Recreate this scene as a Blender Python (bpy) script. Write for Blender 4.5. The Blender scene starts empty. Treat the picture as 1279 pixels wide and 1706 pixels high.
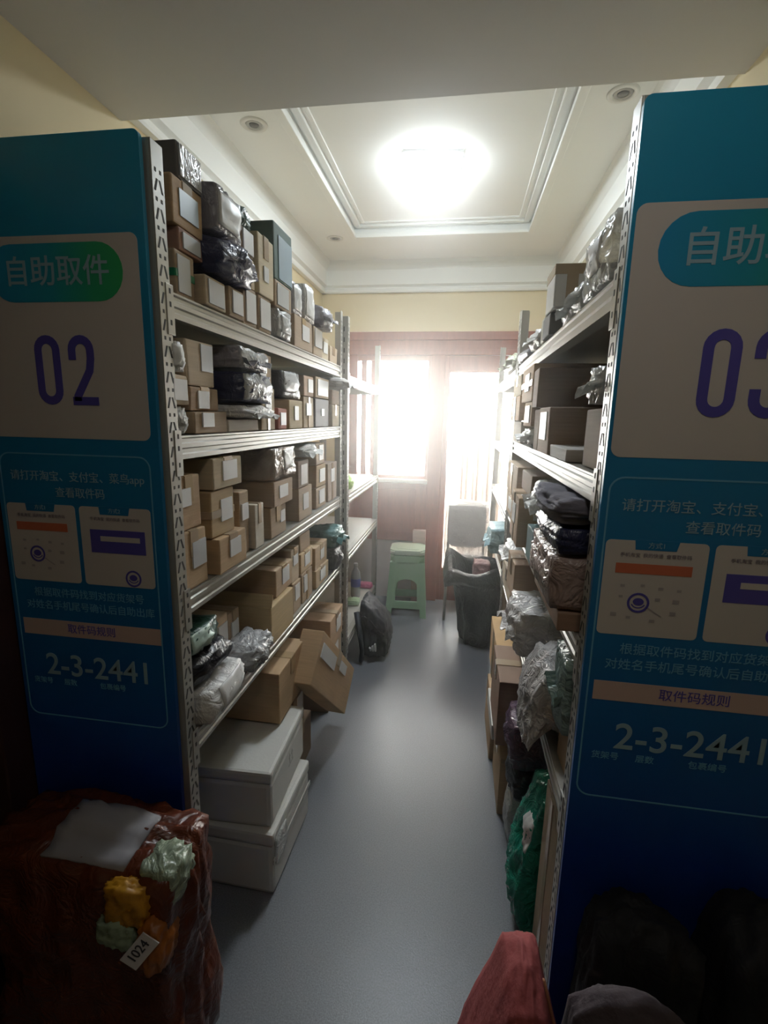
import bpy, bmesh, math, random
from mathutils import Vector, Matrix, noise

S = bpy.context.scene
COL = S.collection
PI = math.pi

# ------------------------------------------------------------------ camera
YAW, PITCH, ROLL, FPX = 0.1507, -0.1914, 0.0219, 809.36
cam_d = bpy.data.cameras.new('camera')
cam = bpy.data.objects.new('camera', cam_d)
COL.objects.link(cam)
_f = Vector((-math.sin(YAW) * math.cos(PITCH), math.cos(YAW) * math.cos(PITCH), math.sin(PITCH)))
_r0 = Vector((math.cos(YAW), math.sin(YAW), 0))
_u0 = _r0.cross(_f)
_r = _r0 * math.cos(ROLL) + _u0 * math.sin(ROLL)
_u = _u0 * math.cos(ROLL) - _r0 * math.sin(ROLL)
m = Matrix((_r, _u, -_f)).transposed().to_4x4()
m.translation = Vector((0, 0, 1.45))
cam.matrix_world = m
cam_d.sensor_fit = 'HORIZONTAL'
cam_d.sensor_width = 36
cam_d.lens = 36 * FPX / 1279
cam_d.clip_start = 0.02
S.camera = cam

# ------------------------------------------------------------------ light and exposure
S.view_settings.view_transform = 'Standard'
S.view_settings.look = 'None'
S.view_settings.exposure = 0.0
S.view_settings.gamma = 1
S.view_settings.use_curve_mapping = False
LAMP_STRENGTH = 98.0      # the square ceiling lamp in the parcel room
FRONT_FILL = 1.7          # unseen fill light added over the camera's head to light the signs
DAYLIGHT = 30.0
w = bpy.data.worlds.new('world')
S.world = w
w.use_nodes = True
bg = w.node_tree.nodes['Background']
bg.inputs[0].default_value = (1.0, 0.965, 0.92, 1)
bg.inputs[1].default_value = DAYLIGHT
S.cycles.max_bounces = 10
S.cycles.diffuse_bounces = 6
S.cycles.glossy_bounces = 4
S.cycles.transmission_bounces = 8
S.cycles.transparent_max_bounces = 12
S.cycles.sample_clamp_indirect = 6
S.cycles.caustics_reflective = False
S.cycles.caustics_refractive = False
S.cycles.use_denoising = True

ld = bpy.data.lights.new('front_fill_light', 'AREA')
ld.energy = FRONT_FILL
ld.size = 0.3
ld.color = (1.0, 0.95, 0.86)
lo = bpy.data.objects.new('front_fill_light', ld)
lo.location = (0.1, 0.28, 2.29)
COL.objects.link(lo)

# ------------------------------------------------------------------ materials
_mats = {}
def nodes_of(name):
    mt = bpy.data.materials.new(name)
    mt.use_nodes = True
    nt = mt.node_tree
    return mt, nt, nt.nodes['Principled BSDF'], nt.nodes, nt.links

def plain(name, col, rough=0.6, metal=0.0, var=0.08, scale=12, bump=0.0, bscale=60, spec=0.5, alpha=1.0, trans=0.0):
    key = (name, col)
    if key in _mats: return _mats[key]
    mt, nt, p, N, L = nodes_of(name)
    tc = N.new('ShaderNodeTexCoord')
    nz = N.new('ShaderNodeTexNoise'); nz.inputs['Scale'].default_value = scale; nz.inputs['Detail'].default_value = 5
    L.new(tc.outputs['Object'], nz.inputs['Vector'])
    mx = N.new('ShaderNodeMix'); mx.data_type = 'RGBA'
    a = [max(0, c * (1 - var)) for c in col]; b = [min(1, c * (1 + var)) for c in col]
    mx.inputs[6].default_value = (*a, 1); mx.inputs[7].default_value = (*b, 1)
    L.new(nz.outputs['Fac'], mx.inputs[0]); L.new(mx.outputs[2], p.inputs['Base Color'])
    p.inputs['Roughness'].default_value = rough
    p.inputs['Metallic'].default_value = metal
    p.inputs['Specular IOR Level'].default_value = spec
    p.inputs['Alpha'].default_value = alpha
    p.inputs['Transmission Weight'].default_value = trans
    if bump:
        n2 = N.new('ShaderNodeTexNoise'); n2.inputs['Scale'].default_value = bscale; n2.inputs['Detail'].default_value = 6
        L.new(tc.outputs['Object'], n2.inputs['Vector'])
        bp = N.new('ShaderNodeBump'); bp.inputs['Strength'].default_value = bump; bp.inputs['Distance'].default_value = 0.01
        L.new(n2.outputs['Fac'], bp.inputs['Height']); L.new(bp.outputs['Normal'], p.inputs['Normal'])
    _mats[key] = mt
    return mt

def cardboard(col):
    key = ('cardboard', col)
    if key in _mats: return _mats[key]
    mt, nt, p, N, L = nodes_of('cardboard')
    tc = N.new('ShaderNodeTexCoord')
    mp = N.new('ShaderNodeMapping'); mp.inputs['Scale'].default_value = (3, 3, 60)
    L.new(tc.outputs['Object'], mp.inputs['Vector'])
    n1 = N.new('ShaderNodeTexNoise'); n1.inputs['Scale'].default_value = 3; n1.inputs['Detail'].default_value = 4
    L.new(mp.outputs['Vector'], n1.inputs['Vector'])
    n2 = N.new('ShaderNodeTexNoise'); n2.inputs['Scale'].default_value = 9; n2.inputs['Detail'].default_value = 6
    L.new(tc.outputs['Object'], n2.inputs['Vector'])
    ad = N.new('ShaderNodeMath'); ad.operation = 'ADD'
    L.new(n1.outputs['Fac'], ad.inputs[0]); L.new(n2.outputs['Fac'], ad.inputs[1])
    mr = N.new('ShaderNodeMapRange'); mr.inputs['From Min'].default_value = 0.6; mr.inputs['From Max'].default_value = 1.4
    L.new(ad.outputs[0], mr.inputs['Value'])
    mx = N.new('ShaderNodeMix'); mx.data_type = 'RGBA'
    mx.inputs[6].default_value = (*[c * 1.0 for c in col], 1); mx.inputs[7].default_value = (*[c * 1.32 for c in col], 1)
    L.new(mr.outputs[0], mx.inputs[0]); L.new(mx.outputs[2], p.inputs['Base Color'])
    p.inputs['Roughness'].default_value = 0.75
    bp = N.new('ShaderNodeBump'); bp.inputs['Strength'].default_value = 0.12; bp.inputs['Distance'].default_value = 0.004
    L.new(ad.outputs[0], bp.inputs['Height']); L.new(bp.outputs['Normal'], p.inputs['Normal'])
    _mats[key] = mt
    return mt

def film(name, col, rough=0.22, bump=0.35, bscale=17, alpha=1.0, metal=0.0):
    """thin wrinkled plastic film"""
    key = (name, col, alpha)
    if key in _mats: return _mats[key]
    mt, nt, p, N, L = nodes_of(name)
    tc = N.new('ShaderNodeTexCoord')
    n1 = N.new('ShaderNodeTexNoise'); n1.inputs['Scale'].default_value = bscale; n1.inputs['Detail'].default_value = 3
    n1.inputs['Distortion'].default_value = 1.6
    L.new(tc.outputs['Object'], n1.inputs['Vector'])
    sb = N.new('ShaderNodeMath'); sb.operation = 'SUBTRACT'; sb.inputs[1].default_value = 0.5
    ab = N.new('ShaderNodeMath'); ab.operation = 'ABSOLUTE'
    L.new(n1.outputs['Fac'], sb.inputs[0]); L.new(sb.outputs[0], ab.inputs[0])
    bp = N.new('ShaderNodeBump'); bp.inputs['Strength'].default_value = bump; bp.inputs['Distance'].default_value = 0.03
    L.new(ab.outputs[0], bp.inputs['Height']); L.new(bp.outputs['Normal'], p.inputs['Normal'])
    mx = N.new('ShaderNodeMix'); mx.data_type = 'RGBA'
    mx.inputs[6].default_value = (*[c * 0.85 for c in col], 1); mx.inputs[7].default_value = (*[min(1, c * 1.12) for c in col], 1)
    L.new(n1.outputs['Fac'], mx.inputs[0]); L.new(mx.outputs[2], p.inputs['Base Color'])
    p.inputs['Roughness'].default_value = rough
    p.inputs['Metallic'].default_value = metal
    p.inputs['Alpha'].default_value = alpha
    _mats[key] = mt
    return mt

def label_print(col=(0.75, 0.75, 0.74), dark=0.28, rough=0.45):
    """white shipping label with rows of unreadable print and a bar code"""
    key = ('label', col, dark)
    if key in _mats: return _mats[key]
    mt, nt, p, N, L = nodes_of('shipping_label_print')
    uv = N.new('ShaderNodeUVMap'); uv.uv_map = 'UVMap'
    sx = N.new('ShaderNodeSeparateXYZ'); L.new(uv.outputs[0], sx.inputs[0])
    def M(op, a, b=None):
        n = N.new('ShaderNodeMath'); n.operation = op
        for i, v in ((0, a), (1, b)):
            if v is None: continue
            if isinstance(v, (int, float)): n.inputs[i].default_value = v
            else: L.new(v, n.inputs[i])
        return n.outputs[0]
    U, V = sx.outputs[0], sx.outputs[1]
    v9 = M('MULTIPLY', V, 9)
    row = M('FLOOR', v9)
    fr = M('FRACT', v9)
    cb = N.new('ShaderNodeCombineXYZ'); L.new(M('MULTIPLY', U, 26), cb.inputs[0]); L.new(M('MULTIPLY', row, 7.3), cb.inputs[1])
    nz = N.new('ShaderNodeTexNoise'); nz.inputs['Scale'].default_value = 1; nz.inputs['Detail'].default_value = 1
    L.new(cb.outputs[0], nz.inputs['Vector'])
    txt = M('MULTIPLY', M('GREATER_THAN', nz.outputs['Fac'], 0.5), M('GREATER_THAN', fr, 0.42))
    cb2 = N.new('ShaderNodeCombineXYZ'); L.new(M('MULTIPLY', U, 60), cb2.inputs[0])
    nb = N.new('ShaderNodeTexNoise'); nb.inputs['Scale'].default_value = 1; nb.inputs['Detail'].default_value = 0
    L.new(cb2.outputs[0], nb.inputs['Vector'])
    bar = M('GREATER_THAN', nb.outputs['Fac'], 0.5)
    isb = M('MULTIPLY', M('GREATER_THAN', V, 0.66), M('LESS_THAN', V, 0.86))
    ink = M('ADD', M('MULTIPLY', bar, isb), M('MULTIPLY', txt, M('SUBTRACT', 1, isb)))
    inx = M('MULTIPLY', M('GREATER_THAN', U, 0.07), M('LESS_THAN', U, 0.93))
    iny = M('MULTIPLY', M('GREATER_THAN', V, 0.06), M('LESS_THAN', V, 0.94))
    ink = M('MULTIPLY', ink, M('MULTIPLY', inx, iny))
    mx = N.new('ShaderNodeMix'); mx.data_type = 'RGBA'
    mx.inputs[6].default_value = (*col, 1); mx.inputs[7].default_value = (*[c * dark for c in col], 1)
    L.new(ink, mx.inputs[0]); L.new(mx.outputs[2], p.inputs['Base Color'])
    p.inputs['Roughness'].default_value = rough
    _mats[key] = mt
    return mt

def ramp_mat(name, axis, lo_, hi_, stops, rough=0.35):
    """colour gradient along an object axis"""
    mt, nt, p, N, L = nodes_of(name)
    tc = N.new('ShaderNodeTexCoord'); sx = N.new('ShaderNodeSeparateXYZ')
    L.new(tc.outputs['Object'], sx.inputs[0])
    mr = N.new('ShaderNodeMapRange'); mr.inputs['From Min'].default_value = lo_; mr.inputs['From Max'].default_value = hi_
    L.new(sx.outputs[axis], mr.inputs['Value'])
    cr = N.new('ShaderNodeValToRGB')
    el = cr.color_ramp.elements
    el[0].position = stops[0][0]; el[0].color = (*stops[0][1], 1)
    el[1].position = stops[-1][0]; el[1].color = (*stops[-1][1], 1)
    for pos, c in stops[1:-1]:
        e = el.new(pos); e.color = (*c, 1)
    L.new(mr.outputs[0], cr.inputs[0]); L.new(cr.outputs[0], p.inputs['Base Color'])
    p.inputs['Roughness'].default_value = rough
    return mt

def wood_mat(name, col):
    mt, nt, p, N, L = nodes_of(name)
    tc = N.new('ShaderNodeTexCoord')
    mp = N.new('ShaderNodeMapping'); mp.inputs['Scale'].default_value = (8, 8, 1.2)
    L.new(tc.outputs['Object'], mp.inputs['Vector'])
    n1 = N.new('ShaderNodeTexNoise'); n1.inputs['Scale'].default_value = 5; n1.inputs['Detail'].default_value = 8; n1.inputs['Distortion'].default_value = 0.8
    L.new(mp.outputs['Vector'], n1.inputs['Vector'])
    mx = N.new('ShaderNodeMix'); mx.data_type = 'RGBA'
    mx.inputs[6].default_value = (*[c * 0.7 for c in col], 1); mx.inputs[7].default_value = (*[c * 1.2 for c in col], 1)
    L.new(n1.outputs['Fac'], mx.inputs[0]); L.new(mx.outputs[2], p.inputs['Base Color'])
    p.inputs['Roughness'].default_value = 0.38
    return mt

def emit_mat(name, col, st):
    mt = bpy.data.materials.new(name); mt.use_nodes = True
    nt = mt.node_tree; nt.nodes.clear()
    e = nt.nodes.new('ShaderNodeEmission'); e.inputs[0].default_value = (*col, 1); e.inputs[1].default_value = st
    o = nt.nodes.new('ShaderNodeOutputMaterial'); nt.links.new(e.outputs[0], o.inputs[0])
    return mt

def glass_mat(name, tint=(0.95, 0.97, 0.97), mixf=0.08):
    mt = bpy.data.materials.new(name); mt.use_nodes = True
    nt = mt.node_tree; nt.nodes.clear()
    t = nt.nodes.new('ShaderNodeBsdfTransparent'); t.inputs[0].default_value = (*tint, 1)
    g = nt.nodes.new('ShaderNodeBsdfGlossy'); g.inputs['Roughness'].default_value = 0.03
    x = nt.nodes.new('ShaderNodeMixShader'); x.inputs[0].default_value = mixf
    o = nt.nodes.new('ShaderNodeOutputMaterial')
    nt.links.new(t.outputs[0], x.inputs[1]); nt.links.new(g.outputs[0], x.inputs[2]); nt.links.new(x.outputs[0], o.inputs[0])
    return mt

WALL = plain('wall_paint', (0.78, 0.68, 0.45), 0.85, var=0.02, scale=2)
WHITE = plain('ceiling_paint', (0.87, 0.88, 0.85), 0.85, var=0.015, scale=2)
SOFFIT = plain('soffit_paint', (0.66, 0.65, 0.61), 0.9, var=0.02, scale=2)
WOOD = wood_mat('red_brown_wood', (0.30, 0.10, 0.062))
WOODD = wood_mat('dark_wood', (0.06, 0.025, 0.022))
BASEW = plain('pale_base_paint', (0.74, 0.68, 0.66), 0.7, var=0.04)
METAL = plain('rack_steel', (0.44, 0.43, 0.39), 0.36, 0.35, var=0.1, scale=8)
DECK = plain('shelf_deck', (0.55, 0.54, 0.50), 0.5, 0.1, var=0.06)
SLOT = plain('slot_dark', (0.07, 0.07, 0.065), 0.8)
PAPER = plain('white_card', (0.62, 0.58, 0.56), 0.5, var=0.02)
LETTER = plain('pale_print', (0.32, 0.48, 0.58), 0.5, var=0.0)
PURPLE = plain('violet_print', (0.10, 0.085, 0.42), 0.5, var=0.02)
TAPE = plain('brown_tape', (0.46, 0.33, 0.19), 0.22, var=0.05)
CTAPE = plain('clear_tape', (0.48, 0.37, 0.26), 0.12, var=0.06)
LABEL = label_print()
LABELG = label_print((0.60, 0.62, 0.64), 0.45, 0.3)

# ------------------------------------------------------------------ geometry helpers
def mesh_obj(name, bm, mats, parent=None, smooth=False, loc=None, rot=None):
    me = bpy.data.meshes.new(name)
    bmesh.ops.recalc_face_normals(bm, faces=bm.faces)
    bm.to_mesh(me); bm.free()
    for mt in (mats if isinstance(mats, (list, tuple)) else [mats]): me.materials.append(mt)
    if smooth:
        for p in me.polygons: p.use_smooth = True
    o = bpy.data.objects.new(name, me)
    COL.objects.link(o)
    if parent: o.parent = parent
    if loc: o.location = loc
    if rot: o.rotation_euler = rot
    return o

def tag(o, label, cat, group=None):
    o['label'] = label; o['category'] = cat
    if group: o['group'] = group
    return o

def thing(name, label, cat, loc=(0, 0, 0), rot=(0, 0, 0), group=None):
    o = bpy.data.objects.new(name, None)
    COL.objects.link(o)
    o.empty_display_size = 0.05
    o.location = loc; o.rotation_euler = rot
    return tag(o, label, cat, group)

def struct(name, bm, mats, parent=None, smooth=False):
    o = mesh_obj(name, bm, mats, parent, smooth)
    if parent is None: o['kind'] = 'structure'
    return o

def add_box(bm, x0, x1, y0, y1, z0, z1, mi=0, bev=0.0, jit=0.0, rnd=None):
    t = bmesh.new()
    vs = [t.verts.new((x, y, z)) for x in (x0, x1) for y in (y0, y1) for z in (z0, z1)]
    for idx in ((0, 1, 3, 2), (4, 6, 7, 5), (0, 4, 5, 1), (2, 3, 7, 6), (0, 2, 6, 4), (1, 5, 7, 3)):
        t.faces.new([vs[i] for i in idx])
    if jit:
        for v in t.verts: v.co += Vector([rnd.uniform(-jit, jit) for _ in range(2)] + [rnd.uniform(-jit, jit) if v.co.z > (z0 + z1) / 2 else 0])
    bmesh.ops.recalc_face_normals(t, faces=t.faces)
    if bev:
        bmesh.ops.bevel(t, geom=list(t.edges), offset=bev, segments=2, affect='EDGES', profile=0.6)
    merge(bm, t, mi)

def merge(bm, t, mi=0, mat=None):
    mp = {}
    for v in t.verts:
        mp[v] = bm.verts.new(mat @ v.co if mat else v.co)
    for f in t.faces:
        try:
            nf = bm.faces.new([mp[v] for v in f.verts]); nf.material_index = mi if mi is not None else f.material_index
            nf.smooth = f.smooth
        except ValueError: pass
    t.free()

def box(name, x0, x1, y0, y1, z0, z1, mt, parent=None, bev=0.0, **k):
    bm = bmesh.new(); add_box(bm, x0, x1, y0, y1, z0, z1, 0, bev)
    return mesh_obj(name, bm, mt, parent, **k)

def add_prism(bm, pts, axis, a, b, mi=0):
    """polygon pts extruded along axis (0 x, 1 y, 2 z) from a to b"""
    def P(p, t):
        return Vector((t, p[0], p[1])) if axis == 0 else Vector((p[0], t, p[1])) if axis == 1 else Vector((p[0], p[1], t))
    A = [bm.verts.new(P(p, a)) for p in pts]; B = [bm.verts.new(P(p, b)) for p in pts]
    n = len(pts)
    fs = [bm.faces.new(A), bm.faces.new(B)] + [bm.faces.new((A[i], A[(i + 1) % n], B[(i + 1) % n], B[i])) for i in range(n)]
    for f in fs: f.material_index = mi

def add_tube(bm, pts, r, seg=8, mi=0, cap=True):
    rings = []
    n = len(pts)
    for i, p in enumerate(pts):
        p = Vector(p)
        d = (Vector(pts[min(i + 1, n - 1)]) - Vector(pts[max(i - 1, 0)])).normalized()
        u = d.orthogonal().normalized() if i == 0 else (pu - d * pu.dot(d)).normalized()
        pu = u
        v = d.cross(u)
        rr = r[i] if isinstance(r, (list, tuple)) else r
        rings.append([bm.verts.new(p + (u * math.cos(2 * PI * k / seg) + v * math.sin(2 * PI * k / seg)) * rr) for k in range(seg)])
    for a, b in zip(rings, rings[1:]):
        for k in range(seg):
            f = bm.faces.new((a[k], a[(k + 1) % seg], b[(k + 1) % seg], b[k])); f.material_index = mi; f.smooth = True
    if cap:
        for rg in (rings[0], rings[-1]):
            f = bm.faces.new(rg); f.material_index = mi

def add_lathe(bm, prof, seg=24, c=(0, 0), mi=0):
    rings = [[bm.verts.new((c[0] + r * math.cos(2 * PI * k / seg), c[1] + r * math.sin(2 * PI * k / seg), z)) for k in range(seg)] for r, z in prof]
    for a, b in zip(rings, rings[1:]):
        for k in range(seg):
            f = bm.faces.new((a[k], a[(k + 1) % seg], b[(k + 1) % seg], b[k])); f.material_index = mi; f.smooth = True
    for rg in (rings[0], rings[-1]):
        f = bm.faces.new(rg); f.material_index = mi

def rrect(x0, x1, z0, z1, r, n=6):
    pts = []
    for cx, cz, a0 in ((x1 - r, z1 - r, 0), (x0 + r, z1 - r, 90), (x0 + r, z0 + r, 180), (x1 - r, z0 + r, 270)):
        for i in range(n + 1):
            a = math.radians(a0 + 90 * i / n)
            pts.append((cx + r * math.cos(a), cz + r * math.sin(a)))
    return pts

def add_stroke(bm, path, w, y0, y1, closed=False, mi=0):
    """flat ribbon of width w along a 2D path in x,z extruded y0..y1"""
    n = len(path); L_, R_ = [], []
    for i in range(n):
        p = Vector(path[i])
        if closed: a, b = Vector(path[i - 1]), Vector(path[(i + 1) % n])
        else: a, b = Vector(path[max(i - 1, 0)]), Vector(path[min(i + 1, n - 1)])
        d1 = (p - a).normalized() if (p - a).length > 1e-9 else (b - p).normalized()
        d2 = (b - p).normalized() if (b - p).length > 1e-9 else d1
        n1 = Vector((-d1.y, d1.x)); n2 = Vector((-d2.y, d2.x))
        nn = n1 + n2
        nn = n1 if nn.length < 1e-6 else nn.normalized()
        k = min(1.0 / max(nn.dot(n1), 0.3), 2.0)
        L_.append(p + nn * w / 2 * k); R_.append(p - nn * w / 2 * k)
    vs = [[bm.verts.new((q[0], y, q[1])) for q in lst] for lst in (L_, R_) for y in (y0, y1)]
    l0, l1, r0, r1 = vs
    rng = range(n) if closed else range(n - 1)
    for i in rng:
        j = (i + 1) % n
        for q in ((l0[i], l0[j], r0[j], r0[i]), (l1[i], r1[i], r1[j], l1[j]), (l0[i], l1[i], l1[j], l0[j]), (r0[i], r0[j], r1[j], r1[i])):
            f = bm.faces.new(q); f.material_index = mi
    if not closed:
        for i in (0, n - 1): bm.faces.new((l0[i], r0[i], r1[i], l1[i])).material_index = mi

def text(body, x, y, z, size, mt, parent, name='lettering', sx=1.0, bold=0.0, align='CENTER', rot=(PI / 2, 0, 0)):
    cu = bpy.data.curves.new(name, 'FONT')
    cu.body = body; cu.size = size; cu.align_x = align; cu.align_y = 'CENTER'
    cu.extrude = 0.0004; cu.offset = bold
    cu.materials.append(mt)
    tmp = bpy.data.objects.new('tmp', cu)
    COL.objects.link(tmp)
    bpy.context.view_layer.update()
    me = bpy.data.meshes.new_from_object(tmp.evaluated_get(bpy.context.evaluated_depsgraph_get()))
    bpy.data.objects.remove(tmp); bpy.data.curves.remove(cu)
    o = bpy.data.objects.new(name, me)
    COL.objects.link(o); o.parent = parent
    o.location = (x, y, z); o.rotation_euler = rot; o.scale = (sx, 1, 1)
    return o

# ------------------------------------------------------------------ parcel builders: local +X faces the aisle
def add_plate(bm, face, dims, rect, t=0.0006, uvl=None):
    """thin plate on face 'f' (+x), 'n' (-y), 'b' (+y), 't' (+z); rect = u0,u1,v0,v1 fractions"""
    hx, hy, hz = dims[0] / 2, dims[1] / 2, dims[2]
    u0, u1, v0, v1 = rect
    def P(u, v, o):
        if face == 'f': return Vector((hx + o, -hy + 2 * hy * u, hz * v))
        if face == 'n': return Vector((-hx + 2 * hx * u, -hy - o, hz * v))
        if face == 'b': return Vector((hx - 2 * hx * u, hy + o, hz * v))
        return Vector((-hx + 2 * hx * (1 - v), -hy + 2 * hy * u, hz + o))
    cs = [(u0, v0), (u1, v0), (u1, v1), (u0, v1)]
    A = [bm.verts.new(P(u, v, -0.0008)) for u, v in cs]; B = [bm.verts.new(P(u, v, t)) for u, v in cs]
    uvl = bm.loops.layers.uv.verify() if uvl is None else uvl
    f = bm.faces.new(B)
    for lp, c in zip(f.loops, ((0, 0), (1, 0), (1, 1), (0, 1))): lp[uvl].uv = c
    for i in range(4): bm.faces.new((A[i], A[(i + 1) % 4], B[(i + 1) % 4], B[i]))

SIDE = {'L': 0.0, 'R': PI}
_seed = [0]
def carton(label, side, x, y0, y1, z0, z1, depth, col=(0.36, 0.25, 0.155), lab=(0.3, 0.85, 0.3, 0.85), tape='t', face='f',
           rz=0.0, rx=0.0, ry=0.0, group=None, name='carton', lmat=None, tmat=None, cat='carton', jit=0.0015):
    _seed[0] += 1; rnd = random.Random(_seed[0])
    sg = 1 if side == 'L' else -1
    D, W, H = depth, (y1 - y0) * 0.97, (z1 - z0) * 0.985
    root = thing(name, label, cat, (x - sg * D / 2, (y0 + y1) / 2, z0 + 0.001), (rx, ry, SIDE[side] + rz), group)
    bm = bmesh.new()
    add_box(bm, -D / 2, D / 2, -W / 2, W / 2, 0, H, 0, min(0.004, H * 0.08), min(jit, H * 0.04), rnd)
    mesh_obj('body', bm, cardboard(col), root)
    if side == 'R' and face == 'n': face = 'b'
    if lab:
        bm = bmesh.new(); add_plate(bm, face, (D, W, H), lab, 0.003)
        mesh_obj('shipping_label', bm, lmat or LABEL, root)
    if tape:
        bm = bmesh.new()
        tw = min(0.045 / W, 0.3) if 't' in tape else 0
        nf = 'n' if side == 'L' else 'b'
        if 't' in tape:      # along the depth, over the front edge
            add_plate(bm, 't', (D, W, H), (0.5 - tw / 2, 0.5 + tw / 2, 0, 1), 0.0022)
            add_plate(bm, 'f', (D, W, H), (0.5 - tw / 2, 0.5 + tw / 2, 1 - min(0.06 / H, 0.5), 1), 0.0022)
        if 'f' in tape:      # full vertical strip on the front
            add_plate(bm, 'f', (D, W, H), (0.42, 0.58, 0, 1), 0.0022)
        if 'h' in tape:      # horizontal strip on the front and the near side
            add_plate(bm, 'f', (D, W, H), (0, 1, 0.42, 0.58), 0.0022)
            add_plate(bm, nf, (D, W, H), (0, 1, 0.42, 0.58), 0.0022)
        mesh_obj('packing_tape', bm, tmat or (TAPE if rnd.random() < 0.5 else CTAPE), root)
    return root

def pillow_point(d, dims, e, amp, seed, freq):
    """a point of the wrinkled pouch surface for direction d on the unit cube"""
    n = Vector(d).normalized()
    m_ = max(abs(c) for c in n)
    cube = n / m_
    p = n.lerp(cube, e)
    q = p * freq + Vector((seed * 7.13, seed * 3.7, seed * 1.9))
    wr = -abs(noise.noise(q)) * 1.5 - abs(noise.noise(q * 2.3 + Vector((5, 1, 9)))) * 0.8 + noise.noise(q * 0.5) * 0.8
    r = 1 + 0.0
    v = Vector((p.x * dims[0] / 2, p.y * dims[1] / 2, p.z * dims[2] / 2))
    return v + n * amp * wr

def pillow_bm(dims, e=0.62, amp=0.008, seed=1, freq=2.4, n=12, flat=True, warp=None):
    bm = bmesh.new()
    vm = {}
    def V(c):
        k = tuple(round(t, 5) for t in c)
        if k not in vm:
            p = pillow_point(c, dims, e, amp, seed, freq)
            p.z += dims[2] / 2
            if flat and p.z < 0: p.z = 0
            if warp: p = warp(p)
            vm[k] = bm.verts.new(p)
        return vm[k]
    for ax in range(3):
        for s in (-1, 1):
            for i in range(n):
                for j in range(n):
                    q = []
                    for a, b in ((i, j), (i + 1, j), (i + 1, j + 1), (i, j + 1)):
                        u, v = 2 * a / n - 1, 2 * b / n - 1
                        u, v = math.tan(u * PI / 4), math.tan(v * PI / 4)
                        c = [0, 0, 0]; c[ax] = s; c[(ax + 1) % 3] = u; c[(ax + 2) % 3] = v
                        q.append(V(c))
                    if len(set(q)) > 2:
                        try: bm.faces.new(q)
                        except ValueError: pass
    return bm

def patch_bm(dims, e, amp, seed, freq, face, rect, off=0.002, n=8, warp=None):
    """a label that follows the pouch surface"""
    bm = bmesh.new(); uvl = bm.loops.layers.uv.verify()
    g = {}
    def S_(u, v, o):
        a, b = 2 * u - 1, 2 * v - 1
        d = {'f': (1, a, b), 'n': (a, -1, b), 'b': (-a, 1, b), 't': (-b, a, 1)}[face]
        p = pillow_point(d, dims, e, amp, seed, freq); p.z += dims[2] / 2
        if p.z < 0: p.z = 0
        nn = Vector(d).normalized()
        ax = Vector({'f': (1, 0, 0), 'n': (0, -1, 0), 'b': (0, 1, 0), 't': (0, 0, 1)}[face])
        p = p + (nn * 0.4 + ax * 0.6) * o
        return warp(p) if warp else p
    u0, u1, v0, v1 = rect
    for i in range(n + 1):
        for j in range(n + 1):
            u, v = u0 + (u1 - u0) * i / n, v0 + (v1 - v0) * j / n
            g[i, j] = (bm.verts.new(S_(u, v, off)), bm.verts.new(S_(u, v, -0.001)))
    for i in range(n):
        for j in range(n):
            f = bm.faces.new([g[a][0] for a in ((i, j), (i + 1, j), (i + 1, j + 1), (i, j + 1))])
            f.smooth = True
            for lp, c in zip(f.loops, ((i, j), (i + 1, j), (i + 1, j + 1), (i, j + 1))): lp[uvl].uv = (c[0] / n, c[1] / n)
    rim = [(i, 0) for i in range(n)] + [(n, j) for j in range(n)] + [(i, n) for i in range(n, 0, -1)] + [(0, j) for j in range(n, 0, -1)]
    for a, b in zip(rim, rim[1:] + rim[:1]): bm.faces.new((g[a][0], g[b][0], g[b][1], g[a][1]))
    return bm

def pouch(label, side, x, y0, y1, z0, z1, depth, mt, lab=None, face='f', e=0.62, amp=0.008, freq=2.4, rz=0.0, rx=0.0, ry=0.0,
          group=None, name='mailer_bag', lmat=None, cat='parcel bag', flap=False, warp=None, n=12, flat=True):
    _seed[0] += 1; seed = _seed[0]
    sg = 1 if side == 'L' else -1
    dims = (depth, y1 - y0, z1 - z0)
    root = thing(name, label, cat, (x - sg * depth / 2, (y0 + y1) / 2, z0 + 0.001), (rx, ry, SIDE[side] + rz), group)
    mesh_obj('bag_body', pillow_bm(dims, e, amp, seed, freq, n, flat, warp), mt, root, smooth=True)
    if side == 'R' and face == 'n': face = 'b'
    if lab:
        mesh_obj('shipping_label', patch_bm(dims, e, amp, seed, freq, face, lab, warp=warp), lmat or LABEL, root)
    if flap:
        bm = bmesh.new()
        rnd = random.Random(seed)
        w2 = dims[1] * 0.40; nn = 14; prev = None
        for i in range(nn + 1):
            yy = -w2 + 2 * w2 * i / nn
            zz = dims[2] * (0.5 + 0.10 * math.sin(i * .9 + seed))
            row = [bm.verts.new((dims[0] * 0.40, yy * 0.9, zz + 0.003)), bm.verts.new((dims[0] / 2 + 0.010 + 0.005 * math.sin(i * .8 + seed * 2), yy, zz - 0.010 + 0.006 * math.sin(i * 1.3 + seed)))]
            row += [bm.verts.new(row[1].co + Vector((0.001, 0, -0.003))), bm.verts.new(row[0].co + Vector((0, 0, -0.003)))]
            if prev:
                for k in range(4): bm.faces.new((prev[k], prev[(k + 1) % 4], row[(k + 1) % 4], row[k]))
            else: bm.faces.new(row)
            prev = row
        bm.faces.new(prev)
        mesh_obj('seal_flap', bm, mt, root)
    return root

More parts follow.
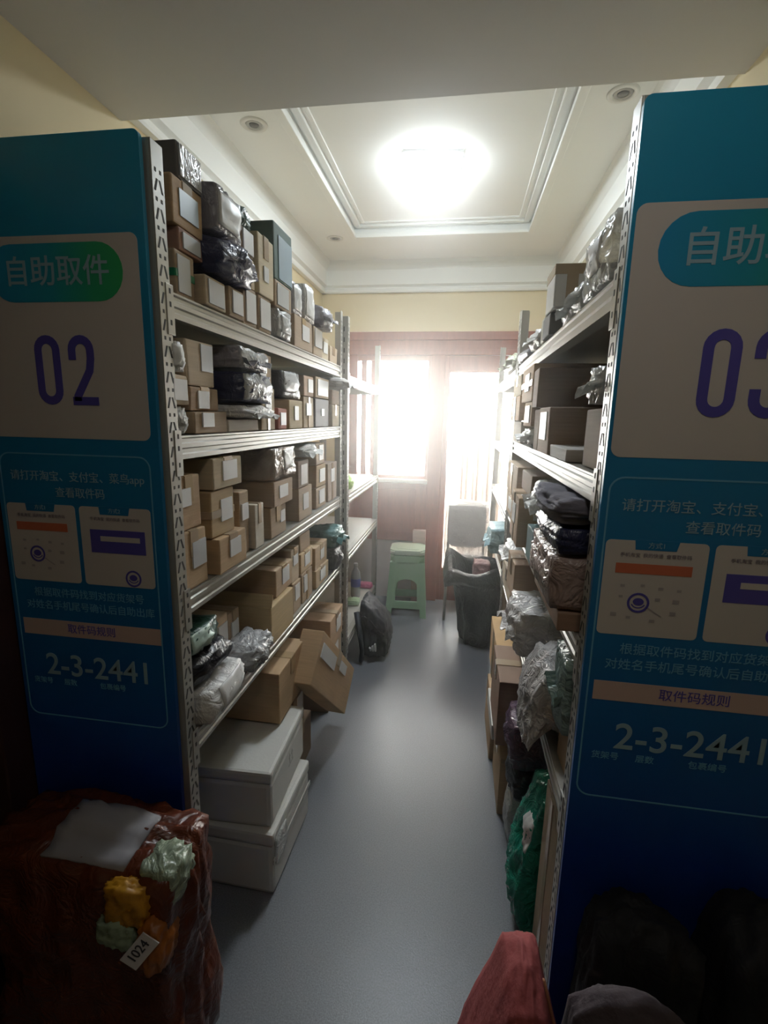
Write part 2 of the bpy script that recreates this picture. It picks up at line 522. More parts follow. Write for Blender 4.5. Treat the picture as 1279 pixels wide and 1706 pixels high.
# ================================================================== the room
XL, XR, YB, ZC, YH, ZS = -1.08, 0.67, 3.78, 2.56, 1.55, 2.33
def floor_mat():
    mt, nt, p, N, L = nodes_of('grey_vinyl_floor')
    tc = N.new('ShaderNodeTexCoord')
    n1 = N.new('ShaderNodeTexNoise'); n1.inputs['Scale'].default_value = 3; n1.inputs['Detail'].default_value = 8
    n2 = N.new('ShaderNodeTexVoronoi'); n2.inputs['Scale'].default_value = 330
    L.new(tc.outputs['Object'], n1.inputs['Vector']); L.new(tc.outputs['Object'], n2.inputs['Vector'])
    mx = N.new('ShaderNodeMix'); mx.data_type = 'RGBA'
    mx.inputs[6].default_value = (0.165, 0.178, 0.198, 1); mx.inputs[7].default_value = (0.205, 0.218, 0.24, 1)
    L.new(n1.outputs['Fac'], mx.inputs[0])
    n3 = N.new('ShaderNodeTexNoise'); n3.inputs['Scale'].default_value = 240; n3.inputs['Detail'].default_value = 2
    L.new(tc.outputs['Object'], n3.inputs['Vector'])
    mr = N.new('ShaderNodeMapRange'); mr.inputs['From Min'].default_value = 0.3; mr.inputs['From Max'].default_value = 0.7
    mr.inputs['To Min'].default_value = 0.82; mr.inputs['To Max'].default_value = 1.18
    L.new(n3.outputs['Fac'], mr.inputs['Value'])
    mu = N.new('ShaderNodeMix'); mu.data_type = 'RGBA'; mu.blend_type = 'MULTIPLY'; mu.inputs[0].default_value = 1
    L.new(mx.outputs[2], mu.inputs[6]); L.new(mr.outputs[0], mu.inputs[7])
    L.new(mu.outputs[2], p.inputs['Base Color'])
    p.inputs['Roughness'].default_value = 0.33
    bp = N.new('ShaderNodeBump'); bp.inputs['Strength'].default_value = 0.10; bp.inputs['Distance'].default_value = 0.002
    L.new(n2.outputs['Distance'], bp.inputs['Height']); L.new(bp.outputs['Normal'], p.inputs['Normal'])
    return mt

bm = bmesh.new(); add_box(bm, XL - .12, 1.45, -1.82, YB + .14, -0.1, 0); struct('floor', bm, floor_mat())
bm = bmesh.new(); add_box(bm, XL - .12, XL, -1.82, YB + .14, 0, 2.8); struct('wall_left', bm, WALL)
bm = bmesh.new(); add_box(bm, XR, XR + .12, 1.22, YB + .14, 0, 2.8); add_box(bm, XR + .12, 1.45, 1.22, 1.36, 0, 2.8); add_box(bm, 1.33, 1.45, -1.82, 1.22, 0, 2.8); struct('wall_right', bm, WALL)
bm = bmesh.new(); add_box(bm, XL, 1.33, -1.82, -1.7, 0, 2.8); struct('wall_front', bm, WALL)
# back wall around the window and the door
bm = bmesh.new()
for a in ((XL, -.88, 0, 2.8), (.6, XR, 0, 2.8), (-.88, .6, 2.075, 2.8)): add_box(bm, a[0], a[1], YB, YB + .14, a[2], a[3], 0)
add_box(bm, -.88, -.22, YB, YB + .14, 0, .49, 1)
add_box(bm, -.88, -.22, YB + .02, YB + .14, .49, .955, 2)
struct('wall_back', bm, [WALL, BASEW, WOOD])
# red brown panelling under the window
bm = bmesh.new(); add_box(bm, -.88, -.235, YB - .012, YB + .02, .485, .955, 0, .004)
add_box(bm, -.80, -.32, YB - .018, YB - .010, .55, .90, 0, .004); struct('trim_1', bm, WOOD)
# lintel over window and door, in stepped boards
bm = bmesh.new()
add_box(bm, -.90, .62, YB - .03, YB + .10, 2.02, 2.078, 0, .004)
add_box(bm, -.88, .60, YB - .018, YB + .10, 1.955, 2.02, 0, .003)
add_box(bm, -.88, .60, YB - .026, YB + .10, 1.915, 1.955, 0, .003); struct('trim_2', bm, WOOD)
# post between window and door
bm = bmesh.new(); add_box(bm, -.24, -.135, YB - .022, YB + .10, 0.0, 1.915, 0, .004); struct('trim_3', bm, WOOD)
# window
wf = bmesh.new()
add_box(wf, -.88, -.80, YB - .015, YB + .08, .985, 1.915, 0, .003)
for a, b in ((-.775, -.735), (-.70, -.665)): add_box(wf, a, b, YB + .02, YB + .07, .985, 1.915, 0, .003)
add_box(wf, -.88, -.24, YB + .0, YB + .08, 1.875, 1.915, 0, .003)
add_box(wf, -.262, -.24, YB - .01, YB + .08, .985, 1.915, 0, .003)
add_box(wf, -.88, -.24, YB + .0, YB + .08, .985, 1.01, 0, .003)
win = struct('window_1', wf, WOOD)
bm = bmesh.new(); add_box(bm, -.89, -.235, YB - .05, YB + .14, .955, .985, 0, .005); mesh_obj('window_sill', bm, plain('pale_sill', (.78, .74, .70), .4), win)
GLASS = glass_mat('window_glass')
bm = bmesh.new(); add_box(bm, -.80, -.262, YB + .044, YB + .048, 1.01, 1.875); mesh_obj('window_pane', bm, GLASS, win)
# glazed wooden door
dm = bmesh.new()
add_box(dm, -.135, -.105, YB - .012, YB + .05, .01, 1.913, 0, .003)
add_box(dm, .50, .60, YB - .012, YB + .05, .01, 1.913, 0, .003)
add_box(dm, -.105, .50, YB - .010, YB + .05, 1.80, 1.913, 0, .003)
add_box(dm, -.105, .50, YB - .010, YB + .05, .01, .27, 0, .003)
add_box(dm, -.06, .46, YB - .016, YB - .008, .06, .21, 0, .004)
door = struct('door_1', dm, WOOD)
bm = bmesh.new(); add_box(bm, -.105, .50, YB + .018, YB + .022, .27, 1.80); mesh_obj('door_pane', bm, GLASS, door)
bm = bmesh.new()
for a, b in ((-.108, -.096), (.492, .502)): add_box(bm, a, b, YB - .004, YB + .03, .27, 1.80)
for a, b in ((.265, .277), (1.793, 1.803)): add_box(bm, -.108, .502, YB - .004, YB + .03, a, b)
mesh_obj('glazing_bead', bm, WOOD, door)

# ceiling with a tray, built as a ring of slabs and a raised centre
TX0, TX1, TY0, TY1 = -.718, .352, 1.80, 3.24
bm = bmesh.new()
add_box(bm, XL, TX0, YH, YB, ZC, 2.8); add_box(bm, TX1, XR, YH, YB, ZC, 2.8)
add_box(bm, TX0, TX1, YH, TY0, ZC, 2.8); add_box(bm, TX0, TX1, TY1, YB, ZC, 2.8)
add_box(bm, TX0, TX1, TY0, TY1, ZC + .055, 2.8)
struct('ceiling', bm, WHITE)
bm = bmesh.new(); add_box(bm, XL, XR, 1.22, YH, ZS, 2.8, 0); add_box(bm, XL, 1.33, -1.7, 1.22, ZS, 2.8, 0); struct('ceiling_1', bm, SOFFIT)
# stepped mouldings inside the tray
bm = bmesh.new()
def ring(bm, x0, x1, y0, y1, w_, z0, z1):
    add_box(bm, x0, x0 + w_, y0, y1, z0, z1, 0, .004); add_box(bm, x1 - w_, x1, y0, y1, z0, z1, 0, .004)
    add_box(bm, x0 + w_, x1 - w_, y0, y0 + w_, z0, z1, 0, .004); add_box(bm, x0 + w_, x1 - w_, y1 - w_, y1, z0, z1, 0, .004)
ring(bm, TX0 - .022, TX1 + .022, TY0 - .022, TY1 + .022, .035, ZC - .012, ZC + .01)
ring(bm, TX0 + .015, TX1 - .015, TY0 + .015, TY1 - .015, .03, ZC + .038, ZC + .06)
ring(bm, TX0 + .06, TX1 - .06, TY0 + .06, TY1 - .06, .018, ZC + .048, ZC + .06)
struct('trim_4', bm, WHITE)
# cornice: a fascia with a bead, along three walls
def cornice(bm, p0, p1, nrm):
    (xa, ya), (xb, yb) = p0, p1
    prof = [(0, 2.352), (.03, 2.352), (.034, 2.362), (.034, 2.374), (.026, 2.380), (.026, 2.388), (.05, 2.40), (.05, 2.50), (.075, 2.535), (.082, ZC + .002), (0, ZC + .002)]
    A = [bm.verts.new((xa + nrm[0] * d, ya + nrm[1] * d, z)) for d, z in prof]
    B = [bm.verts.new((xb + nrm[0] * d, yb + nrm[1] * d, z)) for d, z in prof]
    bm.faces.new(A); bm.faces.new(B)
    for i in range(len(prof)): bm.faces.new((A[i], A[(i + 1) % len(prof)], B[(i + 1) % len(prof)], B[i]))
for nm, a, b, n_ in (('trim_5', (XL, YH), (XL, YB), (1, 0)), ('trim_6', (XR, YH), (XR, YB), (-1, 0)), ('trim_7', (XL, YB), (XR, YB), (0, -1))):
    bm = bmesh.new(); cornice(bm, a, b, n_); struct(nm, bm, WHITE)
for nm, x0, x1 in (('baseboard_left', XL, XL + .012), ('baseboard_right', XR - .012, XR)):
    bm = bmesh.new(); add_box(bm, x0, x1, 1.0, YB, 0, .08); struct(nm, bm, WOOD)
# dark wooden door and casing on the left wall, in the unlit front area
bm = bmesh.new()
add_box(bm, XL, XL + .035, -.10, .905, 0, 1.98, 0, .004)
add_box(bm, XL, -.992, .84, .916, 0, 1.98, 0, .004)
d2 = struct('door_2', bm, WOODD)
bm = bmesh.new()
for a in ((.0, .80, .15, .85), (.0, .80, 1.0, 1.85)): add_box(bm, XL + .03, XL + .044, a[0], a[1], a[2], a[3], 0, .006)
mesh_obj('door_panel', bm, WOODD, d2)

# balcony beyond the window, the outside
bm = bmesh.new(); add_box(bm, -2.2, 1.8, YB + .14, 5.3, -.1, .0); struct('floor_1', bm, plain('balcony_tile', (.55, .53, .50), .5))
bm = bmesh.new(); add_box(bm, -2.2, 1.8, 5.2, 5.32, 0, .92); struct('wall_balcony', bm, plain('balcony_wall', (.55, .50, .46), .8))
bm = bmesh.new(); add_box(bm, -2.32, -2.2, YB + .14, 5.32, 0, 2.5); add_box(bm, 1.8, 1.92, YB + .14, 5.32, 0, 2.5); struct('wall_balcony_side_shade', bm, plain('balcony_wall', (.55, .50, .46), .8))  # unseen side walls, added to keep sky light off the parapet
bm = bmesh.new(); add_box(bm, -2.32, 1.92, YB + .14, 5.32, 2.5, 2.62); struct('ceiling_balcony_shade', bm, plain('balcony_wall', (.55, .50, .46), .8))  # unseen roof slab, added to shade the parapet's inner face
r = thing('curtain', 'long grey curtain hanging on the balcony behind the door glass', 'curtain', (.20, 4.5, .05))
bm = bmesh.new(); N_ = 36
pts = [(-.18 + .36 * i / N_, .014 * math.sin(i * 1.35) + .01 * math.sin(i * .6)) for i in range(N_ + 1)]
pts2 = [(x_, y_ + .006) for x_, y_ in reversed(pts)]
A = [bm.verts.new((x_, y_, 0)) for x_, y_ in pts]; B = [bm.verts.new((x_, y_, 1.50)) for x_, y_ in pts]
A2 = [bm.verts.new((x_, y_ + .006, 0)) for x_, y_ in pts]; B2 = [bm.verts.new((x_, y_ + .006, 1.50)) for x_, y_ in pts]
for i in range(N_):
    bm.faces.new((A[i], A[i + 1], B[i + 1], B[i])); bm.faces.new((A2[i], B2[i], B2[i + 1], A2[i + 1]))
    bm.faces.new((A[i], A2[i], A2[i + 1], A[i + 1])); bm.faces.new((B[i], B[i + 1], B2[i + 1], B2[i]))
for i in (0, N_): bm.faces.new((A[i], B[i], B2[i], A2[i]))
mesh_obj('cloth', bm, plain('grey_curtain', (.50, .48, .45), .8, var=.1), r, smooth=True)
bm = bmesh.new(); add_tube(bm, [(-.6, .003, -.048), (-.6, .003, 1.51), (.45, .003, 1.51), (.45, .003, -.048)], .008); mesh_obj('curtain_rod', bm, METAL, r)
# white garment on a hanger behind the door glass
r = thing('hanging_shirt', 'white shirt on a hanger behind the top of the door glass', 'shirt', (.20, 4.25, 1.50))
bm = bmesh.new()
sh = [(-.05, .0), (.06, .0), (.065, .20), (.085, .12), (.115, .135), (.085, .27), (.02, .31), (-.02, .31), (-.075, .26), (-.10, .12), (-.07, .11), (-.05, .19)]
add_prism(bm, sh, 1, -.012, .012); bmesh.ops.bevel(bm, geom=list(bm.edges), offset=.006, segments=2, affect='EDGES')
mesh_obj('shirt_cloth', bm, plain('white_cotton', (.8, .8, .78), .8), r)
bm = bmesh.new(); add_tube(bm, [(-.07, 0, .26), (0, 0, .315), (0, 0, .36), (.015, 0, .375), (.025, 0, .36)], .003); mesh_obj('hanger', bm, METAL, r)

# ceiling lamp and recessed downlights
r = thing('ceiling_lamp', 'square white lamp glowing in the middle of the tray ceiling', 'ceiling lamp', (-.195, 2.54, ZC + .055))
bm = bmesh.new(); add_box(bm, -.135, .135, -.135, .135, -.014, 0, 0, .004); mesh_obj('lamp_housing', bm, plain('lamp_white', (.85, .85, .85), .5), r)
bm = bmesh.new(); add_box(bm, -.125, .125, -.125, .125, -.030, -.0135, 0, .004); mesh_obj('lamp_diffuser', bm, emit_mat('lamp_glow', (.86, .94, 1.0), LAMP_STRENGTH), r)
r.rotation_euler.z = math.radians(6)
def downlight(label, x, y):
    r = thing('downlight', label, 'downlight', (x, y, ZC), group='recessed ceiling downlights')
    bm = bmesh.new(); add_lathe(bm, [(.033, .002), (.034, -.004), (.05, -.005), (.053, -.002), (.053, .002)], 28); mesh_obj('rim', bm, plain('downlight_rim', (.72, .71, .66), .4), r)
    bm = bmesh.new(); add_lathe(bm, [(.0335, .001), (.030, -.003), (.020, -.0035), (.0195, -.001)], 24); mesh_obj('reflector', bm, plain('downlight_inner', (.40, .39, .36), .4), r)
    bm = bmesh.new(); add_lathe(bm, [(.019, .0), (.016, -.005), (.004, -.007)], 20); mesh_obj('bulb', bm, plain('downlight_bulb', (.16, .16, .15), .2), r)
downlight('round recessed downlight over the left rack, nearest the soffit', -.854, 2.035)
downlight('round recessed downlight above the right rack', .492, 2.007)
downlight('small recessed downlight over the left rack near the back wall', -.847, 3.26)

# ================================================================== racks
def beam_bm(xf, s, y0, y1, zt, h=.05):
    """stepped box beam; s = +1 when the body runs to +x from the front face"""
    bm = bmesh.new()
    pr = [(0, 0), (0, .010), (.004, .013), (.004, .021), (0, .024), (0, .033), (.004, .036), (.004, .043), (0, .046), (0, h), (.03, h), (.03, 0)]
    add_prism(bm, [(xf + s * a, zt - h + b * h / .05) for a, b in pr], 1, y0 + .034, y1 - .034)
    return bm

def post_bm(xf, s, yf, t, zt, slots=True):
    """angle post with punched slots: one flange on the aisle face, one on the end face; t = +1 when the flange runs to +y"""
    bm = bmesh.new(); w_ = .038
    add_box(bm, *sorted((xf, xf + s * .0022)), *sorted((yf, yf + t * w_)), 0, zt, 0, .0008)
    add_box(bm, *sorted((xf + s * .0022, xf + s * w_)), *sorted((yf, yf + t * .0022)), 0, zt, 0, .0008)
    if slots:
        z = .06
        while z < zt - .05:
            for k, dy in enumerate((.011, .027)):
                sl = .004 if k == 0 else -.004
                yc = yf + t * dy
                a = [(yc - .0028 - sl, z), (yc + .0028 - sl, z), (yc + .0028 + sl, z + .022), (yc - .0028 + sl, z + .022)]
                add_prism(bm, a, 0, xf - s * .0003, xf + s * .001, 1)
                b = [(yc - .003, z + .033), (yc + .003, z + .033), (yc + .003, z + .040), (yc - .003, z + .040)]
                add_prism(bm, b, 0, xf - s * .0003, xf + s * .001, 1)
            xc = xf + s * .019
            add_prism(bm, [(xc - .003, z), (xc + .003, z), (xc + .003, z + .022), (xc - .003, z + .022)], 1, yf - t * .0003, yf + t * .001, 1)
            z += .05
    return bm

def rack(label, xf, xb, y0, y1, levels, zt, bracket=True):
    s = 1 if xb > xf else -1
    r = thing('shelving_rack', label, 'shelving rack', ((xf + xb) / 2, (y0 + y1) / 2, 0), group='metal parcel racks')
    ox, oy = r.location.x, r.location.y
    def put(nm, bm, mt, **k):
        bmesh.ops.translate(bm, verts=bm.verts, vec=(-ox, -oy, 0)); return mesh_obj(nm, bm, mt, r, **k)
    for x_, sx_ in ((xf, s), (xb, -s)):
        for y_, t_ in ((y0, 1), (y1, -1)):
            p = put('post', post_bm(x_, sx_, y_, t_, zt, x_ == xf), [METAL, SLOT])
            bm = bmesh.new(); add_box(bm, *sorted((x_ - sx_ * .003, x_ + sx_ * .041)), *sorted((y_ - t_ * .003, y_ + t_ * .041)), 0, .012, 0, .002)
            bmesh.ops.translate(bm, verts=bm.verts, vec=(-ox, -oy, 0))
            mesh_obj('foot_cap', bm, SLOT, p)
    for z in levels:
        put('beam', beam_bm(xf, s, y0, y1, z), METAL); put('beam', beam_bm(xb, -s, y0, y1, z), METAL)
        for y_, t_ in ((y0, 1), (y1, -1)):
            bm = bmesh.new(); add_box(bm, *sorted((xf + s * .04, xb - s * .04)), *sorted((y_ + t_ * .004, y_ + t_ * .03)), z - .05, z - .002, 0, .003)
            put('end_beam', bm, METAL)
            if bracket:
                bm = bmesh.new(); add_box(bm, *sorted((xf - s * .0018, xf + s * .0)), *sorted((y_ + t_ * .021, y_ + t_ * .046)), z - .085, z + .012, 0, .0008)
                for dz in (-.06, -.025, 0):
                    add_box(bm, *sorted((xf - s * .0022, xf - s * .001)), *sorted((y_ + t_ * .030, y_ + t_ * .036)), z + dz - .006, z + dz + .004, 1)
                put('bracket', bm, [METAL, SLOT])
        bm = bmesh.new(); add_box(bm, *sorted((xf + s * .0305, xb - s * .0305)), y0 + .04, y1 - .04, z - .006, z, 0, .001)
        put('shelf_deck', bm, DECK)
    return r
ZL = (1.69, 1.403, 1.052, .702)
ZR = (1.69, 1.357, 1.035, .69)
rack('grey slotted steel rack beside the 02 sign, crowded with parcels', -.5875, -.985, .921, 2.412, ZL, 1.945)
rack('grey slotted steel rack beside the 03 sign, crowded with parcels', .2445, .632, .885, 2.40, ZR, 1.935)
rack('half empty steel rack between the parcel rack and the window', -.565, -.985, 2.43, 3.41, (1.655, 1.052, .735, .235), 1.93)
rack('half empty steel rack between the parcel rack and the glazed door', .2445, .632, 2.42, 3.60, (1.69, 1.31, 1.0, .69), 1.945)

# ================================================================== sign boards
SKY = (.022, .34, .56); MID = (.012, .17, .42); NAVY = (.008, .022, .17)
BLUE = ramp_mat('sign_blue_print_falloff', 2, 0, 1.95, [(0.0, NAVY), (.32, (.009, .05, .33)), (.55, MID), (.8, (.015, .24, .46)), (1, SKY)], .3)  # printed blue gradient, brightened at top and darkened below to add light falloff
PILL = ramp_mat('sign_pill_print', 0, -.15, .15, [(0, (.02, .30, .58)), (.45, (.02, .33, .45)), (.75, (.03, .40, .20)), (1, (.03, .42, .13))], .35)
ORANGE = plain('orange_print', (.62, .17, .09), .5, var=.03)
STRIPE = plain('pink_print', (.62, .46, .42), .5, var=.03)
GREYP = plain('grey_print', (.30, .26, .30), .5, var=.02)
FRAMEP = plain('outline_print', (.16, .42, .62), .5, var=.0)

def arc(cx, cz, rx, rz, a0, a1, n=10):
    return [(cx + rx * math.cos(math.radians(a0 + (a1 - a0) * i / n)), cz + rz * math.sin(math.radians(a0 + (a1 - a0) * i / n))) for i in range(n + 1)]

def digit(bm, ch, cx, z0, w_, h, th, y):
    hw = w_ / 2 - th / 2; b, t = z0 + th / 2, z0 + h - th / 2; r_ = hw
    if ch == '0':
        add_stroke(bm, arc(cx, t - r_, hw, r_, 0, 180) + arc(cx, b + r_, hw, r_, 180, 360), th, y - .0006, y, True)
    if ch == '2':
        p = [(cx - hw, t - r_ - h * .14)] + arc(cx, t - r_, hw, r_, 180, 0) + [(cx + hw, t - r_ - h * .12), (cx + hw * .80, z0 + h * .50), (cx - hw * .75, b + th * .55), (cx - hw * .75, b)]
        add_stroke(bm, p, th, y - .0006, y)
        add_stroke(bm, [(cx - w_ / 2 + th * .1, b), (cx + w_ / 2 + th * .15, b)], th, y - .0006, y)
    if ch == '3':
        mz = z0 + h * .53
        p = [(cx - hw, t - r_ - h * .12)] + arc(cx, t - r_, hw, r_, 180, 0) + [(cx + hw, mz + h * .1)] + arc(cx, mz + h * .05, hw, h * .05, 0, -80, 5) + [(cx - hw * .15, mz)]
        add_stroke(bm, p, th, y - .0006, y)
        p = [(cx - hw * .15, mz)] + arc(cx, mz - h * .06, hw, h * .06, 80, 0, 5) + [(cx + hw, mz - h * .1)] + arc(cx, b + r_, hw, r_, 0, -180) + [(cx - hw, b + r_ + h * .12)]
        add_stroke(bm, p, th, y - .0006, y)

def sign(label, cx, yf, zt, num):
    """free standing printed end board; local x from the board's centre line"""
    r = thing('sign_board', label, 'sign board', (cx, yf, 0), group='self pickup sign boards')
    W = .193
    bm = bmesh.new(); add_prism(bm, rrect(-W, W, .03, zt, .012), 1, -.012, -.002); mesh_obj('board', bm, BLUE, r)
    y = -.012
    def slab(nm, pts, mt, dy=.0006, par=r):
        bm = bmesh.new(); add_prism(bm, pts, 1, y - dy, y); return mesh_obj(nm, bm, mt, par)
    card = slab('number_card', rrect(-.187, .177, 1.394, 1.781, .016), PAPER)
    pill = slab('pill_banner', rrect(-.150, .143, 1.66, 1.767, .0525), PILL, .0011, card)
    text('自助取件', .0, y - .0012, 1.713, .058, LETTER, card, 'pill_lettering', bold=.0006)
    bm = bmesh.new()
    for k, ch in enumerate(num): digit(bm, ch, -.038 + k * .076, 1.462, .057, .136, .0165, y - .0008)
    mesh_obj('number', bm, PURPLE, card)
    # outlined panel with the pickup instructions
    bm = bmesh.new(); add_stroke(bm, rrect(-.182, .170, .745, 1.360, .024), .0028, y - .0006, y, True); mesh_obj('outline', bm, FRAMEP, r)
    text('请打开淘宝、支付宝、菜鸟app', -.002, y - .0004, 1.312, .0235, LETTER, r)
    text('查看取件码', .004, y - .0004, 1.278, .0235, LETTER, r)
    for k, x0 in enumerate((-.178, -.002)):
        x1 = x0 + .166
        pts = [p for p in rrect(x0, x1, 1.078, 1.252, .008, 3)]
        c = slab('instruction_card', pts, PAPER, .0006)
        xm = (x0 + x1) / 2
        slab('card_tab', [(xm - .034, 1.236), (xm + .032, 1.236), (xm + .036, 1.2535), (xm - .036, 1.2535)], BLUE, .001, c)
        text('方式' + '12'[k], xm, y - .0012, 1.244, .0115, LETTER, c, 'tab_lettering')
        text('手机淘宝  我的快递  查看取件码', xm, y - .0009, 1.226, .0082, GREYP, c, 'caption')
        def emblem(ex, ez, rr):
            bm = bmesh.new()
            add_stroke(bm, arc(ex, ez, rr, rr, 0, 345, 24), rr * .24, y - .0012, y, True)
            add_prism(bm, arc(ex, ez + rr * .12, rr * .55, rr * .42, 0, 345, 20), 1, y - .0012, y)
            add_stroke(bm, arc(ex, ez + rr * .1, rr * .72, rr * .66, 205, 335, 10), rr * .12, y - .0012, y)
            mesh_obj('emblem', bm, PURPLE, c)
        if k == 0:
            slab('search_strip', [(x0 + .020, 1.193), (x1 - .022, 1.193), (x1 - .022, 1.211), (x0 + .020, 1.211)], ORANGE, .0011, c)
            emblem(x0 + .064, 1.140, .0165)
            FAINT = plain('faint_icon_print', (.42, .38, .40), .5)
            bm = bmesh.new(); add_stroke(bm, [(x0 + .080, 1.132), (x0 + .104, 1.117)], .0022, y - .0012, y); mesh_obj('pointer_line', bm, FAINT, c)
            rnd = random.Random(4)
            for gx, gz in ((.035, 1.170), (.068, 1.172), (.098, 1.168), (.128, 1.166), (.034, 1.150), (.095, 1.148), (.125, 1.146), (.122, 1.124), (.025, 1.116), (.05, 1.112), (.09, 1.108)):
                a = rnd.uniform(.003, .0055)
                slab('icon', [(x0 + gx - a, gz - a * .7), (x0 + gx + a, gz - a * .7), (x0 + gx + a, gz + a * .7), (x0 + gx - a, gz + a * .7)], FAINT, .0011, c)
        else:
            q = slab('search_box', [(x0 + .022, 1.152), (x1 - .016, 1.152), (x1 - .016, 1.203), (x0 + .022, 1.203)], PURPLE, .0011, c)
            slab('search_field', [(x0 + .046, 1.178), (x1 - .028, 1.178), (x1 - .028, 1.189), (x0 + .046, 1.189)], PAPER, .0016, q)
            emblem(x0 + .116, 1.098, .0165)
    text('根据取件码找到对应货架号', .0, y - .0004, 1.050, .0225, FRAMEP, r)
    text('对姓名手机尾号确认后自助出库', .0, y - .0004, 1.020, .0225, FRAMEP, r)
    c = slab('code_stripe', [(-.172, .948), (.168, .948), (.168, .986), (-.172, .986)], STRIPE, .0006)
    text('取件码规则', .0, y - .0009, .967, .024, PURPLE, c)
    text('2-3-2441', .008, y - .0004, .874, .074, LETTER, r, 'code_lettering', bold=.0006)
    text('货架号', -.138, y - .0004, .833, .0165, FRAMEP, r); text('层数', -.068, y - .0004, .833, .0165, FRAMEP, r); text('包裹编号', .04, y - .0004, .833, .0165, FRAMEP, r)
    return r
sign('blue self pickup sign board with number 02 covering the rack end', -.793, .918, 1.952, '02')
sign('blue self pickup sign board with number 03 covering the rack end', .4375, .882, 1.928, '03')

# ================================================================== parcels
TAN, LIGHT, DARK, PALE, ORG = (.36, .265, .175), (.45, .355, .245), (.26, .185, .125), (.52, .44, .31), (.50, .30, .14)
GREYB = plain('grey_box_board', (.17, .16, .16), .6)
F_GREY = film('grey_mailer', (.30, .29, .32), .28)
F_SILV = film('silver_mailer', (.52, .53, .54), .2, .6)
F_NAVY = film('navy_mailer', (.035, .04, .10), .3)
F_BLACK = film('black_mailer', (.028, .028, .034), .3)
F_WHITE = film('white_mailer', (.72, .71, .70), .35, .5)
F_CLEAR = film('clear_wrap', (.80, .81, .79), .18, .45, 18, alpha=.68)
F_DGREEN = film('dark_green_mailer', (.03, .09, .07), .3)
F_TEAL = film('teal_mailer', (.10, .22, .22), .25)
F_LBLUE = film('pale_blue_mailer', (.42, .62, .68), .4)
F_LIME = film('lime_bag', (.36, .62, .06), .4, .3)
F_PURP = film('purple_mailer', (.15, .095, .14), .25, .7)
F_GREEN = film('green_bag', (.012, .26, .17), .25, .7, 18)
F_GREYCLOTH = plain('grey_fabric_bag', (.20, .19, .235), .85, var=.15, scale=20, bump=.3)
BLUELAB = label_print((.40, .52, .62), .45, .3)
GREENLAB = label_print((.55, .70, .62), .4, .3)
def grey(*a, **k):
    r = carton(*a, **k)
    r.children[0].data.materials[0] = GREYB
    return r
def recol(r, mt):
    r.children[0].data.materials[0] = mt
    return r
def plaincol(name, col, rough=.6, **k): return plain(name, col, rough, **k)

G = 'parcels on the top shelf of the left rack'
x = -.60
r = carton('carton banded with green tape at the bottom of the stack by the 02 sign', 'L', x, 1.0, 1.075, 1.691, 1.785, .30, TAN, (.1, .75, .1, .9), 'h', group=G, tmat=plain('green_tape', (.02, .22, .10), .3), lmat=LABELG)
carton('thin reddish carton lying on the green taped carton', 'L', x, 1.02, 1.115, 1.786, 1.832, .30, (.30, .17, .12), (.15, .9, .15, .85), None, group=G, lmat=LABELG)
carton('tan carton with a pale blue shipping label under the topmost grey box', 'L', x, 1.0, 1.125, 1.833, 1.925, .30, (.42, .28, .155), (.22, .82, .22, .80), 't', group=G, lmat=BLUELAB)
grey('dark grey box with crinkled white film label, topmost beside the 02 sign', 'L', x, 1.03, 1.125, 1.926, 1.998, .30, lab=(.06, .97, .08, .93), tape=None, group=G, name='grey_box', cat='box', lmat=F_SILV)
carton('small carton with a white label under the left of the navy bag', 'L', x + .02, 1.085, 1.185, 1.691, 1.757, .26, LIGHT, (.12, .88, .1, .9), None, group=G, lmat=LABELG)
carton('upright little carton under the right end of the navy bag', 'L', x + .02, 1.20, 1.285, 1.691, 1.762, .26, TAN, (.2, .9, .15, .9), None, group=G)
pouch('crumpled navy bag bulging over the edge of the top left shelf', 'L', x + .065, 1.105, 1.345, 1.763, 1.868, .32, F_NAVY, None, amp=.016, freq=2.2, e=.5, group=G, name='plastic_bag')
pouch('grey mailer with a large glossy white label above the navy bag', 'L', x + .03, 1.14, 1.285, 1.868, 1.972, .30, F_GREY, (.1, .92, .12, .9), e=.86, amp=.005, group=G, lmat=LABEL)
carton('carton with white label standing right of the navy bag', 'L', x + .01, 1.305, 1.392, 1.691, 1.79, .28, TAN, (.15, .9, .1, .9), None, group=G)
carton('pale carton in the gap beside the navy bag, under a small labelled box', 'L', x + .01, 1.355, 1.383, 1.791, 1.868, .28, PALE, None, None, group=G)
carton('little box with a white label tucked below the dark green packet', 'L', x + .01, 1.305, 1.38, 1.869, 1.935, .27, DARK, (.1, .95, .1, .95), None, group=G)
pouch('dark green packet lying on the highest boxes of the top left shelf', 'L', x + .01, 1.305, 1.395, 1.936, 1.995, .24, F_DGREEN, None, amp=.006, e=.75, group=G, name='packet')
carton('white labelled carton under the tall beige carton', 'L', x + .01, 1.405, 1.50, 1.691, 1.79, .28, TAN, (.1, .9, .1, .92), None, group=G)
carton('tall beige carton standing in the middle of the top left shelf', 'L', x + .015, 1.40, 1.515, 1.791, 1.955, .28, (.56, .47, .31), (.3, .6, .25, .5), 't', group=G)
pouch('grey plastic mailer at the foot of the dark green box', 'L', x + .025, 1.535, 1.675, 1.691, 1.785, .28, F_SILV, (.2, .8, .2, .8), e=.8, amp=.006, group=G, lmat=LABELG)
carton('brown carton pressed between a grey mailer and the dark green box', 'L', x + .01, 1.535, 1.685, 1.786, 1.865, .28, TAN, (.1, .8, .1, .9), None, group=G, lmat=LABELG)
r = carton('dark green box with a pale blue label on top of its stack', 'L', x + .01, 1.53, 1.695, 1.866, 2.03, .26, (.06, .11, .085), (.22, .97, .04, .82), None, group=G, name='green_box', cat='box', lmat=BLUELAB)
